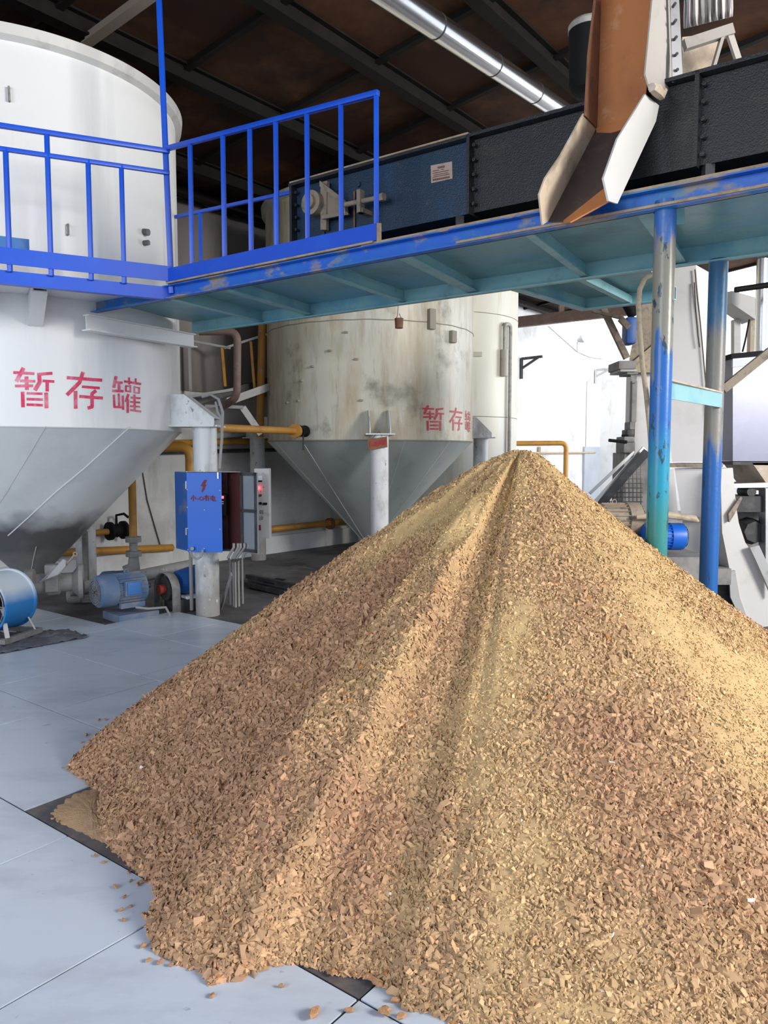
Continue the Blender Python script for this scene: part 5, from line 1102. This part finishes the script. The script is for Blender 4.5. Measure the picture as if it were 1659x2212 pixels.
exb(1349, 978, 1440, 1232, Ye + 0.1, 0.45, 'boot', 'grime', el); exb(1348, 955, 1372, 978, Ye - 0.1, 0.3, 'slide_gate', 'grime', el); exb(1349, 943, 1371, 955, Ye - 0.12, 0.3, 'gate_flange', 'grime', el); exb(1355, 928, 1370, 943, Ye - 0.1, 0.2, 'valve_body', 'dark', el); exb(1361, 911, 1371, 928, Ye - 0.1, 0.2, 'valve_neck', 'grime', el)
mb = MB(); mb.cyl(at(1315, 951, Ye - 0.12), at(1354, 955, Ye - 0.12), 0.018, 8); mb.build('gate_lever', 'black', el)
mb = MB(); mb.cyl(at(1343, 941, Ye - .1), at(1357, 941, Ye - .1), 0.012, 8); mb.build('gate_knob', 'black', el)
exb(1355, 683, 1376, 742, Ye - 0.4, 0.2, 'drive_motor', 'cab_blue_dull', el, 0.03)
mb = MB(); mb.cyl(at(1352, 650, Ye - .3), at(1370, 684, Ye - .3), 0.06, 12); mb.build('motor_neck', 'black', el)
mb = MB(); mb.bar(at(1302, 665, 8.1), at(1354, 774, 8.1), 0.06, 0.06); base_tag(mb, 'steel_strut', 'dusty_steel', 'dusty slanting strut under the branch of the walkway before the white wall', 'strut')
mb = MB(); mb.bar(at(1279, 671, 8.0), at(1345, 688, 8.0), 0.04, 0.03); mb.bar(at(1340, 688, 8.0), at(1358, 708, 8.0), 0.05, 0.06); base_tag(mb, 'steel_bracket', 'dusty_steel', 'pale thin bracket beside the top of the grey elevator', 'bracket')
# hose hanging by the nearer post
mb = MB(); mb.tube([at(1412, 592, 4.5), at(1394, 600, 4.4), at(1382, 625, 4.35), at(1379, 660, 4.3), at(1381, 700, 4.25), at(1388, 790, 4.2), at(1396, 850, 4.15), at(1404, 930, 4.1), at(1408, 990, 4.1)], 0.014, 12)
base_tag(mb, 'hanging_hose', 'hose', 'dusty beige hose looping down beside the nearer blue post', 'hose')
# stair with wire mesh
st = thing('mesh_stair', 'small steep stair with wire mesh side beyond the heap at right', 'stair', on_z(1330, 1180) * 1)
Ys = 8.1
mb = MB(); mb.bar(at(1282, 1090, Ys), at(1392, 968, Ys), 0.03, 0.05); mb.build('stringer', 'galv', st)
mb = MB(); mb.bar(at(1274, 1066, Ys), at(1370, 976, Ys), 0.03, 0.03); mb.build('hand_rail', 'galv', st)
mb = MB(); mb.bar(at(1290, 1098, Ys), at(1398, 975, Ys - 0.1), 0.04, 0.08); mb.build('stringer', 'dark', st)
mb = MB(); corners = [at(1284, 1095, Ys + .1), at(1384, 975, Ys + .1), at(1384, 1100, Ys + .1)]
for i in range(13):
    x = 1282 + i * 8.5; yt = 1092 - (x - 1282) * 1.13; mb.cyl(at(x, yt, Ys + .1), at(x, 1110, Ys + .1), 0.006, 5)
for i in range(12):
    y = 984 + i * 10; xl = 1282 + (1092 - y) / 1.13; mb.cyl(at(xl, y, Ys + .1), at(1388, y, Ys + .1), 0.006, 5)
mb.build('wire_mesh', 'grime', st)
# motors half hidden behind the heap
m3 = motor('electric_motor', 'dusty tan motor with lifting eye just behind the right slope of the heap', at(1336, 1118, 6.1) - Z * 0.17, PI + 0.1, 0.13, 0.34, 'dusty_steel', None, False, fan_m='hose')
m4 = motor('electric_motor', 'bright blue motor behind the nearer blue post, right of the heap', at(1430, 1150, 6.0) - Z * 0.16, PI, 0.105, 0.34, 'cab_blue', None, False, fan_m='dark')
mb = MB(); mb.box((at(1400, 1165, 6.1) + at(1480, 1165, 6.1)) / 2 * 1 - Z * 0.42, (0.5, 0.5, 0.62)); base_tag(mb, 'machine_bed', 'grime', 'grey machine bed carrying the bright blue motor', 'plinth')
mb = MB(); mb.tube([at(1375, 1117, 5.95), at(1440, 1112, 5.9), at(1500, 1120, 5.9), at(1508, 1126, 5.92)], [0.02, 0.03, 0.025, 0.01], 10); base_tag(mb, 'dust_cloth', 'chute_cream', 'dusty cloth strip draped over the bright blue motor', 'cloth')
mb = MB(); mb.hull([at(x, y, Y_) for (x, y) in ((1444, 1015), (1455, 1012), (1465, 1110), (1450, 1125), (1430, 1130)) for Y_ in (7.6, 7.9)]); base_tag(mb, 'white_cover', 'chute_white', 'bright white cover seen in the gap beside the white duct', 'cover')
# bin at the right edge
bn = thing('steel_bin', 'violet grey sheet steel bin on a dark frame at the right edge', 'bin', on_z(1650, 1320))
Yb = 8.0
def exh(pts, Y, dpt, nm, m):
    mb = MB(); mb.prism([at(x, y, Y) for x, y in pts], V((0, dpt, 0))); return mb.build(nm, m, bn)
exh([(1583, 772), (1740, 758), (1740, 998), (1583, 996)], Yb, 0.9, 'body', 'violet')
exh([(1580, 764), (1740, 748), (1740, 760), (1580, 774)], Yb - 0.03, 0.95, 'lid', 'black')
exh([(1583, 778), (1630, 774), (1630, 786), (1583, 794)], Yb - 0.02, 0.03, 'lid_strip', 'paper')
exh([(1625, 1000), (1740, 1000), (1740, 1070), (1668, 1062)], Yb, 0.7, 'outlet_hopper', 'chute_cream')
exh([(1583, 978), (1740, 978), (1740, 996), (1583, 996)], Yb - 0.02, 0.05, 'lower_band', 'violet')
exh([(1583, 997), (1660, 997), (1660, 1005), (1583, 1004)], Yb, 0.5, 'support_beam', 'dark')
fm = thing('roller_machine', 'dark grey machine with round housings under the violet grey bin', 'machine', on_z(1640, 1300))
def fexh(pts, Y, dpt, nm, m):
    mb = MB(); mb.prism([at(x, y, Y) for x, y in pts], V((0, dpt, 0))); return mb.build(nm, m, fm)
fexh([(1584, 1045), (1740, 1040), (1740, 1052), (1584, 1054)], 7.9, 0.4, 'top_rail', 'galv')
fexh([(1584, 1072), (1740, 1072), (1740, 1106), (1584, 1106)], 7.9, 0.4, 'middle_beam', 'dark')
fexh([(1584, 1106), (1740, 1106), (1740, 1260), (1584, 1260)], 8.2, 0.3, 'back_plate', 'grime')
for (x, y, r_) in ((1625, 1148, 0.14), (1618, 1062, 0.06)):
    p = at(x, y, 8.0); mb = MB(); mb.lathe([(0, -0.06), (r_ * 0.8, -0.06), (r_, 0.0), (r_, 0.15), (0, 0.15)], p, 8 if r_ > .1 else 24, (0, 1, 0)); mb.build('round_housing', 'dark', fm)
fexh([(1654, 1055), (1672, 1055), (1672, 1300), (1654, 1300)], 7.85, 0.15, 'column', 'galv')
# pipes and ducts at the upper right edge
mb = MB(); mb.cyl(at(1640, 900, 10.0), at(1648, 560, 10.0), 0.075, 20); base_tag(mb, 'silver_pipe', 'silver', 'upright silver pipe at the right edge under the walkway', 'pipe')
mb = MB(); mb.cyl(at(1588, 626, 9.4), at(1700, 610, 9.4), 0.035, 12); base_tag(mb, 'black_pipe', 'black', 'black level pipe crossing the silver upright pipe', 'pipe')
fr2 = thing('white_ducting', 'cream box ducting and uprights behind the rear blue post at right', 'duct', at(1610, 770, 10.6))
def dq_(pts, Y, dpt, nm, m):
    mb = MB(); mb.prism([at(x, y, Y) for x, y in pts], V((0, dpt, 0))); return mb.build(nm, m, fr2)
dq_([(1580, 628), (1632, 642), (1632, 690), (1580, 655)], 10.5, 0.4, 'duct_box', 'chute_white')
dq_([(1586, 690), (1600, 690), (1600, 765), (1586, 765)], 10.8, 0.1, 'upright', 'chute_white')
dq_([(1622, 690), (1632, 690), (1630, 765), (1620, 765)], 10.8, 0.1, 'upright', 'chute_cream')
mb = MB(); mb.tube([at(1619, 690, 10.5), at(1610, 735, 10.5), at(1604, 760, 10.5)], 0.012, 6); mb.build('cable', 'black', fr2)

# ================================================================ UPPER RIGHT
ef = thing('elevator_frame', 'white steel frame with pale sleeve above the conveyor at upper right', 'frame', at(1540, 170, 5.3))
mb = MB(); mb.bar(at(1478, 98, 5.2), at(1582, 64, 5.2), 0.05, 0.065); mb.build('cross_bar', 'cheek', ef)
for (x0, y0, x1, y1) in ((1572, 62, 1606, 165), (1562, 72, 1528, 190)):
    mb = MB(); mb.bar(at(x0, y0, 5.2), at(x1, y1, 5.25), 0.02, 0.05); mb.build('leg', 'cheek', ef)
mb = MB(); mb.sheet([at(x, y, 5.45) for x, y in ((1474, 80), (1562, 70), (1535, 200), (1474, 205))], 0.02); mb.build('panel', 'chute_cream', ef)
mb = MB()
fold = []
for i in range(41):
    x = 1478 + i * 2.6; fold.append((x, 0.03 * math.sin(i * 1.1) + 0.02 * math.sin(i * 2.3)))
vs = []; fs = []
for j, yy in enumerate((-90, -40, 0, 35, 62)):
    for x, o_ in fold: vs.append(at(x + 2 * math.sin(j + x), yy - (x - 1478) * 0.25 * (j / 4), 5.38 + o_ * (0.5 + 0.2 * j)))
for j in range(4):
    for i in range(40): fs.append((j * 41 + i, j * 41 + i + 1, (j + 1) * 41 + i + 1, (j + 1) * 41 + i))
mb.faces(vs, fs, True)
o = mb.build('pleated_sleeve', 'white_duct', ef); o.modifiers.new('thickness', 'SOLIDIFY').thickness = 0.004
dr = thing('black_drum', 'black drum with pale rim hanging behind the rusty chute under the roof', 'drum', at(1265, 200, 5.9))
c = at(1272, 130, 5.9); mb = MB(); mb.lathe([(0, -0.23), (0.12, -0.22), (0.14, -0.18), (0.15, 0.2), (0, 0.2)], c, 32); mb.build('shell', 'black', dr)
mb = MB(); mb.lathe([(0.0, 0.26), (0.14, 0.26), (0.155, 0.24), (0.155, 0.2), (0.0, 0.2)], c, 32); mb.build('lid', 'rim', dr)
# silver clad pipe under the roof
a, b = at(770, -60, 5.55), at(1290, 292, 9.4); sv = thing('clad_pipe', 'shiny silver clad pipe slanting under the dark roof', 'pipe', b)
mb = MB(); mb.cyl(a, b, 0.10, 32); mb.build('cladding', 'silver', sv)
d = (b - a).normalized()
for f_ in (0.22, 0.43, 0.62, 0.80):
    mb = MB(); mb.cyl(a + (b - a) * f_, a + (b - a) * f_ + d * 0.015, 0.103, 32); mb.build('joint_band', 'dark', sv)

# ================================================================ FAR WALL FITTINGS
mb = MB(); a = at(1112, 958, 15.4); b = at(1223, 957, 15.4); mb.tube(bent([a, b, V((b.x, b.y, 0.02))], 0.12), 0.05, 12); base_tag(mb, 'yellow_pipe', 'yellow', 'dark and yellow pipe bending down behind the top of the heap', 'pipe')
wf = lambda x, y, o=0.06: on_k(x, y, NW, -WALL_D + o)
mb = MB(); mb.cyl(wf(1113, 979), wf(1285, 978), 0.03, 10); q = wf(1165, 978); mb.box(q, (0.06, 0.06, 0.30)); base_tag(mb, 'wall_pipe', 'hose', 'thin level tan pipe on the bright far wall', 'pipe')
def bracket(x, y, hh, ww, label):
    mb = MB(); p = wf(x, y, 0.05); mb.bar(p - Z * hh * 0.75, p + Z * hh * 0.25, 0.06, 0.06); mb.bar(p + Z * hh * 0.22, p + NW * ww + Z * hh * 0.25, 0.06, 0.06); mb.bar(p - Z * hh * 0.25, p + NW * ww * 0.8 + Z * hh * 0.22, 0.05, 0.05)
    base_tag(mb, 'wall_bracket', 'dark' if x < 1200 else 'panel_grey', label, 'bracket')
bracket(1127, 785, 0.5, 0.55, 'dark triangular bracket on the white wall beside the rear tank')
bracket(1287, 806, 0.4, 0.5, 'pale triangular bracket on the bright far wall near the corner')
fl2 = thing('flood_lamp', 'small grey flood lamp on a stem against the bright far wall', 'lamp', wf(1247, 760, 0.1))
p = wf(1247, 760, 0.1); mb = MB(); mb.cyl(p, p + Z * 0.26, 0.02, 8); mb.build('stem', 'panel_grey', fl2)
mb = MB(); mb.lathe([(0.04, 0.0), (0.13, 0.16), (0.12, 0.17), (0.0, 0.15)], p + Z * 0.3, 20, NW + V((0.4, 0, 0.5))); mb.build('shade', 'panel_grey', fl2)
mb = MB(); mb.tube([wf(1185, 705, 0.02), wf(1247, 760, 0.02), wf(1275, 772, 0.02), wf(1300, 775, 0.02)], 0.012, 6); base_tag(mb, 'wall_cable', 'panel_grey', 'thin grey cable running down to the flood lamp on the far wall', 'cable')
mb = MB(); p = wf(1268, 825, 0.02); mb.tube([p + Z * 0.2 + BD * 0.35, p + BD * 0.05, p, V((p.x, p.y, 1.7))], 0.014, 6); base_tag(mb, 'wall_cable', 'panel_grey', 'thin grey cable running straight down beside the far door', 'cable')
